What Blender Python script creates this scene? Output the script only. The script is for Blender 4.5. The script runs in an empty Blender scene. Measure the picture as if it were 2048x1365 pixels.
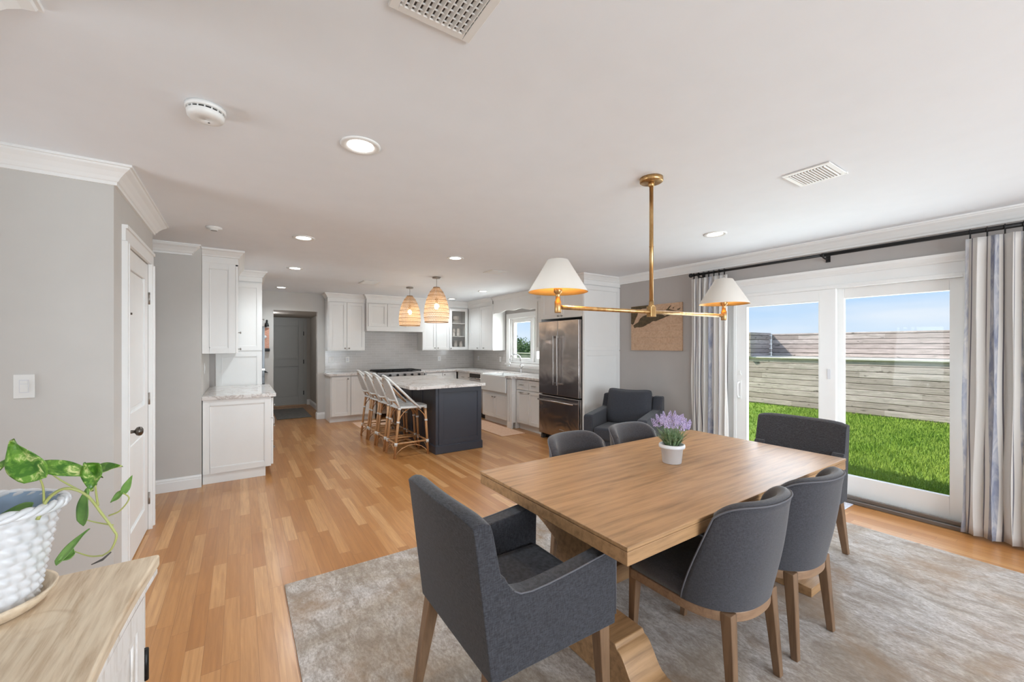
import bpy, math, random
from mathutils import Vector, Matrix
D = bpy.data
COL = bpy.context.scene.collection
sc = bpy.context.scene
PI = math.pi
random.seed(7)

def lin(c):
    if isinstance(c, str):
        c = [int(c[i:i+2], 16) for i in (0, 2, 4)]
    r = []
    for v in c:
        v = v/255.0
        r.append(v/12.92 if v <= 0.04045 else ((v+0.055)/1.055)**2.4)
    return tuple(r)+(1.0,)

# ------------------------------------------------------------------ camera, world, sun, exposure
H_EYE = 1.45
FPX = 815.0
YAW = math.atan(544/815.0)
cam = D.objects.new('camera', D.cameras.new('camera'))
COL.objects.link(cam)
cam.location = (0, 0, H_EYE)
cam.rotation_euler = (PI/2, 0, -YAW)
cam.data.sensor_width = 36
cam.data.lens = FPX/2048*36
cam.data.shift_y = 9.5/2048
cam.data.clip_start = 0.05
cam.data.clip_end = 300
sc.camera = cam

vs = sc.view_settings
vs.view_transform = 'Standard'
vs.look = 'None'
vs.gamma = 1
vs.exposure = 0.7
vs.use_curve_mapping = False

world = D.worlds.new('sky')
sc.world = world
world.use_nodes = True
wn = world.node_tree
wn.nodes.clear()
w_tc = wn.nodes.new('ShaderNodeTexCoord')
w_sep = wn.nodes.new('ShaderNodeSeparateXYZ')
w_ramp = wn.nodes.new('ShaderNodeValToRGB')
w_map = wn.nodes.new('ShaderNodeMapping')
w_noise = wn.nodes.new('ShaderNodeTexNoise')
w_cr = wn.nodes.new('ShaderNodeValToRGB')
w_mix = wn.nodes.new('ShaderNodeMix')
w_bg = wn.nodes.new('ShaderNodeBackground')
w_out = wn.nodes.new('ShaderNodeOutputWorld')
w_mix.data_type = 'RGBA'
wn.links.new(w_tc.outputs['Generated'], w_sep.inputs[0])
wn.links.new(w_sep.outputs[2], w_ramp.inputs[0])
e = w_ramp.color_ramp.elements
e[0].position = 0.0; e[0].color = (0.74, 0.86, 1.0, 1)
e[1].position = 0.30; e[1].color = (0.30, 0.52, 0.95, 1)
el = w_ramp.color_ramp.elements.new(0.10); el.color = (0.47, 0.70, 1.0, 1)
w_map.inputs['Scale'].default_value = (1.5, 1.5, 9)
wn.links.new(w_tc.outputs['Generated'], w_map.inputs[0])
wn.links.new(w_map.outputs[0], w_noise.inputs['Vector'])
w_noise.inputs['Scale'].default_value = 1.6
w_noise.inputs['Detail'].default_value = 6
w_cr.color_ramp.elements[0].position = 0.45
w_cr.color_ramp.elements[0].color = (0, 0, 0, 1)
w_cr.color_ramp.elements[1].position = 0.75
w_cr.color_ramp.elements[1].color = (0.8, 0.8, 0.8, 1)
wn.links.new(w_noise.outputs[0], w_cr.inputs[0])
wn.links.new(w_cr.outputs[0], w_mix.inputs[0])
wn.links.new(w_ramp.outputs[0], w_mix.inputs[6])
w_mix.inputs[7].default_value = (0.90, 0.94, 1.0, 1)
wn.links.new(w_mix.outputs[2], w_bg.inputs[0])
w_bg.inputs[1].default_value = 0.64
wn.links.new(w_bg.outputs[0], w_out.inputs[0])

sun = D.objects.new('sun', D.lights.new('sun', 'SUN'))
COL.objects.link(sun)
sun.location = (-6, 12, 14)
sun.data.energy = 3.3
sun.data.angle = math.radians(0.6)
sun.data.color = (1.0, 0.95, 0.87)
sun.rotation_euler = Vector((0.34, -0.60, -0.70)).to_track_quat('-Z', 'Y').to_euler()

def area_light(name, loc, direction, sx, sy, power, color=(1, 1, 1), shape='RECTANGLE'):
    l = D.lights.new(name, 'AREA')
    l.shape = shape
    l.size = sx
    if shape in ('RECTANGLE', 'ELLIPSE'):
        l.size_y = sy
    l.energy = power
    l.color = color
    o = D.objects.new(name, l)
    COL.objects.link(o)
    o.location = loc
    o.rotation_euler = Vector(direction).to_track_quat('-Z', 'Y').to_euler()
    return o
# daylight through the sliding door and kitchen window, plus two added fill lights
area_light('added_rear_light', (2.1, -3.9, 1.3), (0, 1, 0.30), 4.0, 1.85, 160, (0.82, 0.92, 1.0))  # added fill from behind the viewer, set at an invented window
area_light('daylight_sliding_door', (4.98, 1.6, 1.1), (-1, 0, 0.25), 1.6, 1.6, 30, (0.86, 0.94, 1.0))
area_light('daylight_kitchen_window', (4.98, 6.45, 1.55), (-1, 0, 0), 1.0, 0.8, 22, (0.93, 0.97, 1.0))
area_light('added_side_fill', (-3.85, 2.45, 1.3), (1, 0, 0.25), 1.3, 1.7, 40, (0.86, 0.94, 1.0))  # added fill light; no window stands at this end
LAMP_W = 30
LAMP_COL = (0.82, 0.93, 1.0)

# ------------------------------------------------------------------ tagging
def tag(o, label=None, cat=None, group=None, kind=None):
    if label: o['label'] = label
    if cat: o['category'] = cat
    if group: o['group'] = group
    if kind: o['kind'] = kind
    return o

def thing(name, label, cat, loc=(0, 0, 0), rz=0, group=None, kind=None):
    o = D.objects.new(name, None)
    COL.objects.link(o)
    o.location = loc
    o.rotation_euler = (0, 0, rz)
    o.empty_display_size = 0.1
    return tag(o, label, cat, group, kind)

def copy_tree(o, parent=None):
    c = o.copy()
    COL.objects.link(c)
    c.parent = parent
    for ch in [k for k in D.objects if k.parent == o]:
        copy_tree(ch, c)
    return c

def dup(root, loc, rz=0, label=None):
    r = copy_tree(root)
    r.location = loc
    r.rotation_euler = (0, 0, rz)
    if label: r['label'] = label
    return r

# ------------------------------------------------------------------ mesh builder
class MB:
    def __init__(s):
        s.v = []; s.f = []; s.sm = []; s.uv = {}
    def add(s, vs_, fs, smooth=False, M=None):
        b = len(s.v)
        for p in vs_:
            p = Vector(p)
            if M: p = M @ p
            s.v.append(tuple(p))
        for f in fs:
            s.f.append(tuple(i+b for i in f)); s.sm.append(smooth)
        return s
    def box(s, x0, x1, y0, y1, z0, z1, M=None):
        vv = [(x, y, z) for z in (z0, z1) for y in (y0, y1) for x in (x0, x1)]
        ff = [(0, 2, 3, 1), (4, 5, 7, 6), (0, 1, 5, 4), (2, 6, 7, 3), (0, 4, 6, 2), (1, 3, 7, 5)]
        return s.add(vv, ff, False, M)
    def hexa(s, lo, hi, M=None):          # lo, hi: four points each (ccw)
        return s.add(list(lo)+list(hi), [(3, 2, 1, 0), (4, 5, 6, 7), (0, 1, 5, 4), (1, 2, 6, 5), (2, 3, 7, 6), (3, 0, 4, 7)], False, M)
    def prism(s, pts, axis, a, b, smooth=False, M=None):
        n = len(pts)
        def mk(p, t):
            if axis == 'x': return (t, p[0], p[1])
            if axis == 'y': return (p[0], t, p[1])
            return (p[0], p[1], t)
        vv = [mk(p, a) for p in pts]+[mk(p, b) for p in pts]
        ff = [(i, (i+1) % n, n+(i+1) % n, n+i) for i in range(n)]
        s.add(vv, ff, smooth, M)
        s.add([mk(p, a) for p in pts], [tuple(range(n))[::-1]], False, M)
        s.add([mk(p, b) for p in pts], [tuple(range(n))], False, M)
        return s
    def lathe(s, prof, c=(0, 0, 0), seg=32, smooth=True, M=None, rf=None, cap=True):
        n = len(prof); vv = []
        for r, z in prof:
            for k in range(seg):
                a = 2*PI*k/seg
                rr = r if rf is None else rf(r, z, a)
                vv.append((c[0]+rr*math.cos(a), c[1]+rr*math.sin(a), c[2]+z))
        ff = [(i*seg+k, i*seg+(k+1) % seg, (i+1)*seg+(k+1) % seg, (i+1)*seg+k) for i in range(n-1) for k in range(seg)]
        s.add(vv, ff, smooth, M)
        if cap:
            if prof[0][0] > 1e-5: s.add(vv[:seg], [tuple(range(seg))[::-1]], False, M)
            if prof[-1][0] > 1e-5: s.add(vv[-seg:], [tuple(range(seg))], False, M)
        return s
    def tube(s, pts, r, seg=8, closed=False, M=None, cap=True):
        pts = [Vector(p) for p in pts]; n = len(pts)
        rs = r if isinstance(r, (list, tuple)) else [r]*n
        vv = []; up = None
        for i, p in enumerate(pts):
            if closed: t = pts[(i+1) % n]-pts[i-1]
            else: t = pts[min(i+1, n-1)]-pts[max(i-1, 0)]
            t.normalize()
            if up is None:
                up = Vector((0, 0, 1)) if abs(t.z) < 0.9 else Vector((1, 0, 0))
            a = t.cross(up)
            if a.length < 1e-6: a = t.cross(Vector((0, 1, 0)))
            a.normalize(); b = a.cross(t); b.normalize(); up = b
            for k in range(seg):
                q = 2*PI*k/seg
                vv.append(p+a*math.cos(q)*rs[i]+b*math.sin(q)*rs[i])
        m = n if closed else n-1
        ff = [(i*seg+k, i*seg+(k+1) % seg, ((i+1) % n)*seg+(k+1) % seg, ((i+1) % n)*seg+k) for i in range(m) for k in range(seg)]
        s.add(vv, ff, True, M)
        if not closed and cap:
            s.add(vv[:seg], [tuple(range(seg))[::-1]], False, M)
            s.add(vv[-seg:], [tuple(range(seg))], False, M)
        return s
    def grid(s, fn, nu, nv, smooth=True, closed_u=False, M=None, uv=None):
        vv = []
        for j in range(nv+1):
            for i in range(nu+(0 if closed_u else 1)):
                vv.append(fn(i/nu, j/nv))
        w = nu if closed_u else nu+1
        ff = []
        for j in range(nv):
            for i in range(nu):
                i2 = (i+1) % w
                if uv:
                    s.uv[len(s.f)+len(ff)] = [uv(i/nu, j/nv), uv((i+1)/nu, j/nv), uv((i+1)/nu, (j+1)/nv), uv(i/nu, (j+1)/nv)]
                ff.append((j*w+i, j*w+i2, (j+1)*w+i2, (j+1)*w+i))
        s.add(vv, ff, smooth, M)
        return s
    def sphere(s, c, rx, ry=None, rz=None, nu=16, nv=10, M=None):
        ry = ry or rx; rz = rz or rx
        return s.grid(lambda u, v: (c[0]+rx*math.cos(2*PI*u)*math.sin(PI*(0.001+0.998*v)), c[1]+ry*math.sin(2*PI*u)*math.sin(PI*(0.001+0.998*v)), c[2]-rz*math.cos(PI*(0.001+0.998*v))), nu, nv, True, True, M)
    def sweep(s, path, prof, side=1, smooth=False):   # horizontal path of (x,y); prof (out, z); out to the left of travel * side
        P_ = [Vector(p) for p in path]; n = len(P_); dirs = []
        for i in range(n-1): dirs.append((P_[i+1]-P_[i]).normalized())
        rings = []
        for i in range(n):
            if i == 0: d = dirs[0]; nn = Vector((-d.y, d.x)); k = 1
            elif i == n-1: d = dirs[-1]; nn = Vector((-d.y, d.x)); k = 1
            else:
                n1 = Vector((-dirs[i-1].y, dirs[i-1].x)); n2 = Vector((-dirs[i].y, dirs[i].x))
                nn = (n1+n2).normalized(); k = 1/max(0.2, nn.dot(n1))
            rings.append([(P_[i].x+nn.x*o*k*side, P_[i].y+nn.y*o*k*side, z) for o, z in prof])
        m = len(prof); vv = [q for r in rings for q in r]
        ff = [(i*m+j, i*m+(j+1) % m, (i+1)*m+(j+1) % m, (i+1)*m+j) for i in range(n-1) for j in range(m)]
        s.add(vv, ff, smooth)
        s.add(rings[0], [tuple(range(m))]); s.add(rings[-1], [tuple(range(m))[::-1]])
        return s
    def build(s, name, mat, parent=None, bevel=0, bseg=2, sub=0, loc=None):
        me = D.meshes.new(name)
        if not s.uv:
            ff = []; fs = []
            for f, q in zip(s.f, s.sm):
                g = []
                for i in f:
                    if i not in g: g.append(i)
                if len(g) > 2: ff.append(tuple(g)); fs.append(q)
            s.f, s.sm = ff, fs
        me.from_pydata(s.v, [], s.f)
        me.polygons.foreach_set('use_smooth', s.sm)
        if s.uv:
            ul = me.uv_layers.new(name='UVMap')
            for fi, uvs in s.uv.items():
                p = me.polygons[fi]
                for k, li in enumerate(p.loop_indices): ul.data[li].uv = uvs[k]
        me.update()
        import bmesh
        bm = bmesh.new(); bm.from_mesh(me)
        bmesh.ops.remove_doubles(bm, verts=bm.verts, dist=1e-6)
        bmesh.ops.recalc_face_normals(bm, faces=bm.faces)
        bm.to_mesh(me); bm.free()
        me.materials.append(mat)
        o = D.objects.new(name, me)
        COL.objects.link(o)
        if parent: o.parent = parent
        if loc: o.location = loc
        if bevel:
            b = o.modifiers.new('bevel', 'BEVEL'); b.width = bevel; b.segments = bseg
            b.limit_method = 'ANGLE'; b.angle_limit = math.radians(35)
            if bseg > 1:
                for p in me.polygons: p.use_smooth = True
                b.harden_normals = False
                w = o.modifiers.new('wn', 'WEIGHTED_NORMAL')
        if sub:
            m_ = o.modifiers.new('sub', 'SUBSURF'); m_.levels = sub; m_.render_levels = sub
        return o

def struct(name, mb, mat, label, cat, parent=None, bevel=0):
    return tag(mb.build(name, mat, parent, bevel), label, cat, None, 'structure')

# ------------------------------------------------------------------ materials
class NT:
    def __init__(s, name):
        s.m = D.materials.new(name); s.m.use_nodes = True
        s.t = s.m.node_tree; s.b = s.t.nodes['Principled BSDF']; s.out = s.t.nodes['Material Output']
    def n(s, typ, **kw):
        x = s.t.nodes.new('ShaderNode'+typ)
        for k, v in kw.items(): setattr(x, k, v)
        return x
    def l(s, a, b): s.t.links.new(a, b)
    def coord(s, kind='Object', scale=(1, 1, 1), rot=(0, 0, 0), loc=(0, 0, 0)):
        if kind == 'World':
            g = s.n('NewGeometry'); o = g.outputs['Position']
        else:
            g = s.n('TexCoord'); o = g.outputs[kind]
        mp = s.n('Mapping')
        mp.inputs['Scale'].default_value = scale; mp.inputs['Rotation'].default_value = rot; mp.inputs['Location'].default_value = loc
        s.l(o, mp.inputs[0])
        return mp.outputs[0]
    def noise(s, vec, scale=5, detail=4, rough=0.5, dist=0):
        x = s.n('TexNoise'); s.l(vec, x.inputs['Vector'])
        x.inputs['Scale'].default_value = scale; x.inputs['Detail'].default_value = detail
        x.inputs['Roughness'].default_value = rough; x.inputs['Distortion'].default_value = dist
        return x.outputs[0]
    def ramp(s, fac, stops):
        r = s.n('ValToRGB'); s.l(fac, r.inputs[0]); cr = r.color_ramp
        while len(cr.elements) < len(stops): cr.elements.new(0.5)
        for e_, (p, c) in zip(cr.elements, stops):
            e_.position = p; e_.color = c
        return r.outputs[0]
    def mix(s, fac, a, b, mode='MIX'):
        x = s.n('Mix', data_type='RGBA', blend_type=mode)
        for sock, v in ((x.inputs[0], fac), (x.inputs[6], a), (x.inputs[7], b)):
            if isinstance(v, (int, float)): sock.default_value = v
            elif isinstance(v, tuple): sock.default_value = v
            else: s.l(v, sock)
        return x.outputs[2]
    def math(s, op, a, b=None, clamp=False):
        x = s.n('Math', operation=op, use_clamp=clamp)
        for i, v in enumerate((a, b)):
            if v is None: continue
            if isinstance(v, (int, float)): x.inputs[i].default_value = v
            else: s.l(v, x.inputs[i])
        return x.outputs[0]
    def bump(s, h, strength=0.2, dist=0.01):
        b = s.n('Bump'); b.inputs['Strength'].default_value = strength; b.inputs['Distance'].default_value = dist
        s.l(h, b.inputs['Height']); s.l(b.outputs[0], s.b.inputs['Normal'])
    def col(s, c):
        if isinstance(c, tuple): s.b.inputs['Base Color'].default_value = c
        else: s.l(c, s.b.inputs['Base Color'])
    def set(s, rough=0.5, metal=0, **kw):
        s.b.inputs['Roughness'].default_value = rough; s.b.inputs['Metallic'].default_value = metal
        for k, v in kw.items(): s.b.inputs[k].default_value = v

def plain(name, c, rough=0.5, metal=0, var=0.04, vscale=6, bump=0, bscale=40, **kw):
    t = NT(name); c = lin(c); v = t.coord('Object')
    nz = t.noise(v, vscale, 3)
    d = tuple(x*(1-var) for x in c[:3])+(1,); u = tuple(min(1, x*(1+var)) for x in c[:3])+(1,)
    t.col(t.ramp(nz, [(0.3, d), (0.7, u)]))
    t.set(rough, metal, **kw)
    if bump: t.bump(t.noise(v, bscale, 3), bump, 0.004)
    return t.m

M = {}
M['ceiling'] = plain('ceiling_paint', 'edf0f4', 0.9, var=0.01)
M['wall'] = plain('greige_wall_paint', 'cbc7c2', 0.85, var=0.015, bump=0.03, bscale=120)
M['white'] = plain('white_trim_paint', 'efeeec', 0.45, var=0.01)
M['cab'] = plain('white_cabinet_paint', 'ebe9e6', 0.4, var=0.01)
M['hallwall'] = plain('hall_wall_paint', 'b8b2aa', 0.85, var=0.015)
M['halldoor'] = plain('grey_door_paint', 'b0b0ac', 0.5, var=0.01)
M['navy'] = plain('navy_island_paint', '3c3f49', 0.4, var=0.02)
M['nickel'] = plain('brushed_nickel', 'a09a94', 0.3, 1)
M['darknickel'] = plain('dark_pewter', '6e6862', 0.28, 1)
M['chrome'] = plain('chrome', 'd4d4d6', 0.12, 1)
M['black'] = plain('black_metal', '1b1a1a', 0.45, 0.3)
M['blackglass'] = plain('black_glass', '0c0b0b', 0.1)
M['iron'] = plain('cast_iron', '141212', 0.6)
M['plastic'] = plain('white_plastic', 'e9e8e5', 0.4, var=0.01)
M['dark'] = plain('dark_slot', '4a4643', 0.8)
M['porcelain'] = plain('white_fireclay', 'eeeeec', 0.12, var=0.005)
M['ceramic'] = plain('white_ceramic_glaze', 'dadadd', 0.35, var=0.02)
M['stoneware'] = plain('white_stoneware', 'e2dad2', 0.5, var=0.02)
M['soil'] = plain('potting_soil', '2a2019', 0.95, var=0.4, vscale=60, bump=0.6)
M['fencecap'] = plain('pale_cap_board', 'd8d2c6', 0.9, var=0.08)
M['track'] = plain('bronze_door_track', '736b64', 0.4, 0.3)
M['concrete'] = plain('pale_concrete', 'c9c4b8', 0.9, var=0.1, vscale=10)

def brass():
    t = NT('aged_brass'); v = t.coord('Object', (6, 6, 2)); n = t.noise(v, 8, 4)
    t.col(t.ramp(n, [(0.35, lin('b08a58')), (0.65, lin('d0ab78'))])); t.set(0.28, 0.85)
    return t.m
M['brass'] = brass()

def floor_mat():
    t = NT('oak_plank_floor'); g = t.n('NewGeometry'); sep = t.n('SeparateXYZ'); t.l(g.outputs['Position'], sep.inputs[0])
    X, Y = sep.outputs[0], sep.outputs[1]
    W = 0.072
    xr = t.math('DIVIDE', X, W); row = t.math('FLOOR', xr); fx = t.math('FRACT', xr)
    wn1 = t.n('TexWhiteNoise', noise_dimensions='1D'); t.l(row, wn1.inputs['W'])
    L = t.math('ADD', t.math('MULTIPLY', wn1.outputs[0], 0.5), 0.5)
    yy = t.math('ADD', t.math('DIVIDE', Y, L), t.math('MULTIPLY', wn1.outputs[0], 37.3))
    pl = t.math('FLOOR', yy); fy = t.math('FRACT', yy)
    cmb = t.n('CombineXYZ'); t.l(row, cmb.inputs[0]); t.l(pl, cmb.inputs[1])
    wn2 = t.n('TexWhiteNoise', noise_dimensions='3D'); t.l(cmb.outputs[0], wn2.inputs['Vector'])
    base = t.ramp(wn2.outputs[0], [(0.0, lin('b0763f')), (0.3, lin('b67d47')), (0.6, lin('be864f')), (0.85, lin('c58f59')), (1.0, lin('d29f6a'))])
    off = t.n('CombineXYZ'); t.l(t.math('MULTIPLY', wn2.outputs[0], 31.0), off.inputs[2]); t.l(t.math('MULTIPLY', wn2.outputs[0], 9.0), off.inputs[0])
    vm = t.n('VectorMath', operation='ADD'); t.l(g.outputs['Position'], vm.inputs[0]); t.l(off.outputs[0], vm.inputs[1])
    mp = t.n('Mapping'); t.l(vm.outputs[0], mp.inputs[0]); mp.inputs['Scale'].default_value = (55, 2.2, 1)
    g1 = t.noise(mp.outputs[0], 1.0, 6, 0.6, 0.6)
    mp2 = t.n('Mapping'); t.l(vm.outputs[0], mp2.inputs[0]); mp2.inputs['Scale'].default_value = (14, 1.3, 1)
    g2 = t.noise(mp2.outputs[0], 1.2, 3, 0.5, 2.0)
    c = t.mix(t.ramp(g1, [(0.35, (0.40, 0.40, 0.40, 1)), (0.62, (0, 0, 0, 1))]), base, lin('8f5c30'))
    c = t.mix(t.ramp(g2, [(0.52, (0, 0, 0, 1)), (0.75, (0.35, 0.35, 0.35, 1))]), c, lin('a06c3c'))
    ex = t.math('LESS_THAN', fx, 0.022); ey = t.math('LESS_THAN', t.math('MULTIPLY', fy, L), 0.0018)
    edge = t.math('MAXIMUM', ex, ey)
    c = t.mix(t.math('MULTIPLY', edge, 0.55), c, lin('6e4424'))
    t.col(c); t.set(0.3); t.b.inputs['Coat Weight'].default_value = 0.25; t.b.inputs['Coat Roughness'].default_value = 0.18
    t.bump(t.math('SUBTRACT', t.math('MULTIPLY', g1, 0.15), edge), 0.12, 0.002)
    return t.m
M['floor'] = floor_mat()

def wood(name, light, dark, axis='x', rough=0.45, streak=1.0, scale=1.0):
    t = NT(name)
    sc_ = {'x': (1.6, 26, 26), 'y': (26, 1.6, 26), 'z': (26, 26, 1.6)}[axis]
    s2 = {'x': (1.0, 7, 7), 'y': (7, 1.0, 7), 'z': (7, 7, 1.0)}[axis]
    v = t.coord('Object', tuple(a*scale for a in sc_)); v2 = t.coord('Object', tuple(a*scale for a in s2))
    g1 = t.noise(v, 1.5, 6, 0.65, 0.3); g2 = t.noise(v2, 1.6, 3, 0.5, 1.6)
    c = t.ramp(g1, [(0.3, lin(dark)), (0.6, lin(light))])
    lt = lin(light); lt = tuple(min(1, x*1.12) for x in lt[:3])+(1,)
    c = t.mix(t.ramp(g2, [(0.4, (0, 0, 0, 1)), (0.7, (0.55*streak,)*3+(1,))]), c, lt)
    t.col(c); t.set(rough); t.bump(g1, 0.08, 0.002)
    return t.m
M['tablewood'] = wood('table_oak', 'ae8861', '7f5f40', 'x', 0.34)
M['legwood'] = wood('chair_leg_wood', '80634a', '5e4531', 'z', 0.45)
M['railwood'] = wood('chair_rail_wood', '94755a', '735642', 'x', 0.45)
M['console_top'] = wood('whitewashed_pine', 'd8c6ae', 'a98b6c', 'y', 0.7, 1.6, 1.6)
M['rattan'] = wood('rattan_cane', 'c39467', '9c6a42', 'z', 0.4)
M['artwood'] = wood('art_board_wood', 'c9a88c', 'b08b6c', 'y', 0.7)

def distressed():
    t = NT('distressed_white_paint'); v = t.coord('Object', (30, 30, 4)); n = t.noise(v, 1.2, 6, 0.7)
    t.col(t.ramp(n, [(0.50, lin('e4dfdb')), (0.66, lin('cdc4bb')), (0.74, lin('a58c74'))])); t.set(0.65)
    t.bump(n, 0.1, 0.002)
    return t.m
M['distress'] = distressed()

def fabric(name, a, b, scale=1.0, rough=0.95, sheen=0.15):
    t = NT(name); v = t.coord('Object', (60*scale, 60*scale, 420*scale)); v2 = t.coord('Object', (420*scale, 420*scale, 60*scale))
    n1 = t.noise(v, 1.0, 3); n2 = t.noise(v2, 1.0, 3)
    f = t.math('MULTIPLY', t.math('ADD', n1, n2), 0.5)
    t.col(t.ramp(f, [(0.38, lin(a)), (0.62, lin(b))])); t.set(rough)
    t.b.inputs['Sheen Weight'].default_value = sheen
    t.bump(f, 0.25, 0.002)
    return t.m
M['charcoal'] = fabric('charcoal_weave', '212125', '414147')
M['charcoal2'] = fabric('charcoal_smooth_weave', '29282d', '424147', 1.4, 0.9, 0.3)
M['armfab'] = fabric('dark_navy_weave', '28292f', '393a41')
M['piping'] = plain('grey_piping', '605f64', 0.8)
M['shade'] = plain('ivory_shade_paper', 'e2dbd2', 0.8, var=0.01)
M['shade_in'] = plain('gold_shade_lining', 'd9a860', 0.35, 0.5)
M['wovengrey'] = fabric('grey_white_woven_cane', 'aaa6a1', 'ccc9c5', 0.5)
M['wovenwhite'] = fabric('white_woven_cord', 'cfccc8', 'e6e4e0', 0.8)

def rug_mat():
    t = NT('distressed_area_rug'); v = t.coord('World', (1, 1, 1)); vb = t.coord('World', (3, 1.2, 1))
    n1 = t.noise(v, 1.1, 5, 0.6, 0.8); n2 = t.noise(vb, 4.0, 6, 0.7, 1.2); n3 = t.noise(t.coord('World', (30, 14, 1)), 3.0, 5, 0.75)
    c = t.ramp(n1, [(0.30, lin('907a66')), (0.43, lin('b6a899')), (0.54, lin('d6cfca')), (0.68, lin('aca5a3'))])
    c = t.mix(t.ramp(n2, [(0.42, (0.0, 0.0, 0.0, 1)), (0.62, (0.75, 0.75, 0.75, 1))]), c, lin('8d7c6c'))
    c = t.mix(t.ramp(n3, [(0.35, (0.65, 0.65, 0.65, 1)), (0.6, (0, 0, 0, 1))]), c, lin('7a6857'))
    c = t.mix(t.ramp(t.noise(v, 2.3, 4, 0.6, 0.5), [(0.50, (0, 0, 0, 1)), (0.66, (0.65, 0.65, 0.65, 1))]), c, lin('94734f'))
    t.col(c); t.set(0.97); t.b.inputs['Sheen Weight'].default_value = 0.2
    t.bump(t.noise(t.coord('World', (140, 90, 1)), 2.0, 4, 0.7), 0.5, 0.006)
    return t.m
M['rug'] = rug_mat()

def quartz():
    t = NT('veined_quartz'); v = t.coord('World')
    n = t.noise(v, 3.0, 8, 0.65, 1.8); n2 = t.noise(v, 22, 4, 0.6)
    c = t.ramp(n, [(0.40, lin('ded8d3')), (0.50, lin('e4ded9')), (0.535, lin('b5a9a2')), (0.57, lin('e2dcd7')), (0.75, lin('d2c8c2'))])
    c = t.mix(t.ramp(n2, [(0.5, (0, 0, 0, 1)), (0.75, (0.35, 0.35, 0.35, 1))]), c, lin('bfb2aa'))
    t.col(c); t.set(0.14)
    return t.m
M['quartz'] = quartz()

def tile(name, horiz):
    t = NT(name); g = t.n('NewGeometry'); sep = t.n('SeparateXYZ'); t.l(g.outputs['Position'], sep.inputs[0])
    c = t.n('CombineXYZ'); t.l(sep.outputs[0 if horiz == 'x' else 1], c.inputs[0]); t.l(sep.outputs[2], c.inputs[1])
    b = t.n('TexBrick'); t.l(c.outputs[0], b.inputs['Vector'])
    b.inputs['Scale'].default_value = 1; b.inputs['Brick Width'].default_value = 0.20; b.inputs['Row Height'].default_value = 0.05
    b.inputs['Mortar Size'].default_value = 0.0022; b.inputs['Color1'].default_value = lin('bdb8b3'); b.inputs['Color2'].default_value = lin('c6c1bd'); b.inputs['Mortar'].default_value = lin('d6d3d0')
    t.col(b.outputs[0]); t.set(0.15); t.bump(t.math('SUBTRACT', 1.0, b.outputs[1]), 0.4, 0.002)
    return t.m
M['tile_x'] = tile('grey_subway_tile', 'x'); M['tile_y'] = tile('grey_subway_tile_side', 'y')

def steel():
    t = NT('dark_stainless'); v = t.coord('Object', (2, 260, 1.2)); n = t.noise(v, 2, 3)
    w = t.noise(t.coord('Object', (1, 3.0, 1.3)), 2.2, 2, 0.5, 0.8)
    t.col(t.ramp(n, [(0.3, lin('a9a19d')), (0.7, lin('bcb4b0'))])); t.set(0.27, 1)
    t.b.inputs['Anisotropic'].default_value = 0.5
    t.bump(w, 0.6, 0.03)
    return t.m
M['steel'] = steel()
M['steel_light'] = plain('light_stainless', 'b4aeaa', 0.25, 1)

def glass(name, tint=(1, 1, 1, 1), refl=0.07):
    t = NT(name); t.t.nodes.remove(t.b)
    tr = t.n('BsdfTransparent'); tr.inputs[0].default_value = tint
    gl = t.n('BsdfGlossy'); gl.inputs['Roughness'].default_value = 0.02
    mx = t.n('MixShader'); mx.inputs[0].default_value = refl
    t.l(tr.outputs[0], mx.inputs[1]); t.l(gl.outputs[0], mx.inputs[2]); t.l(mx.outputs[0], t.out.inputs[0])
    return t.m
M['glass'] = glass('window_glass', (0.98, 0.985, 0.98, 1), 0.008)
M['cabglass'] = glass('cabinet_glass', (0.9, 0.89, 0.88, 1), 0.05)

def emit(name, c, s):
    t = NT(name); t.t.nodes.remove(t.b); e_ = t.n('Emission'); e_.inputs[0].default_value = c; e_.inputs[1].default_value = s
    t.l(e_.outputs[0], t.out.inputs[0]); return t.m
M['lamp'] = emit('led_diffuser', (1, 0.96, 0.9, 1), 9)
M['bulb'] = emit('warm_bulb', (1, 0.84, 0.62, 1), 12)

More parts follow.
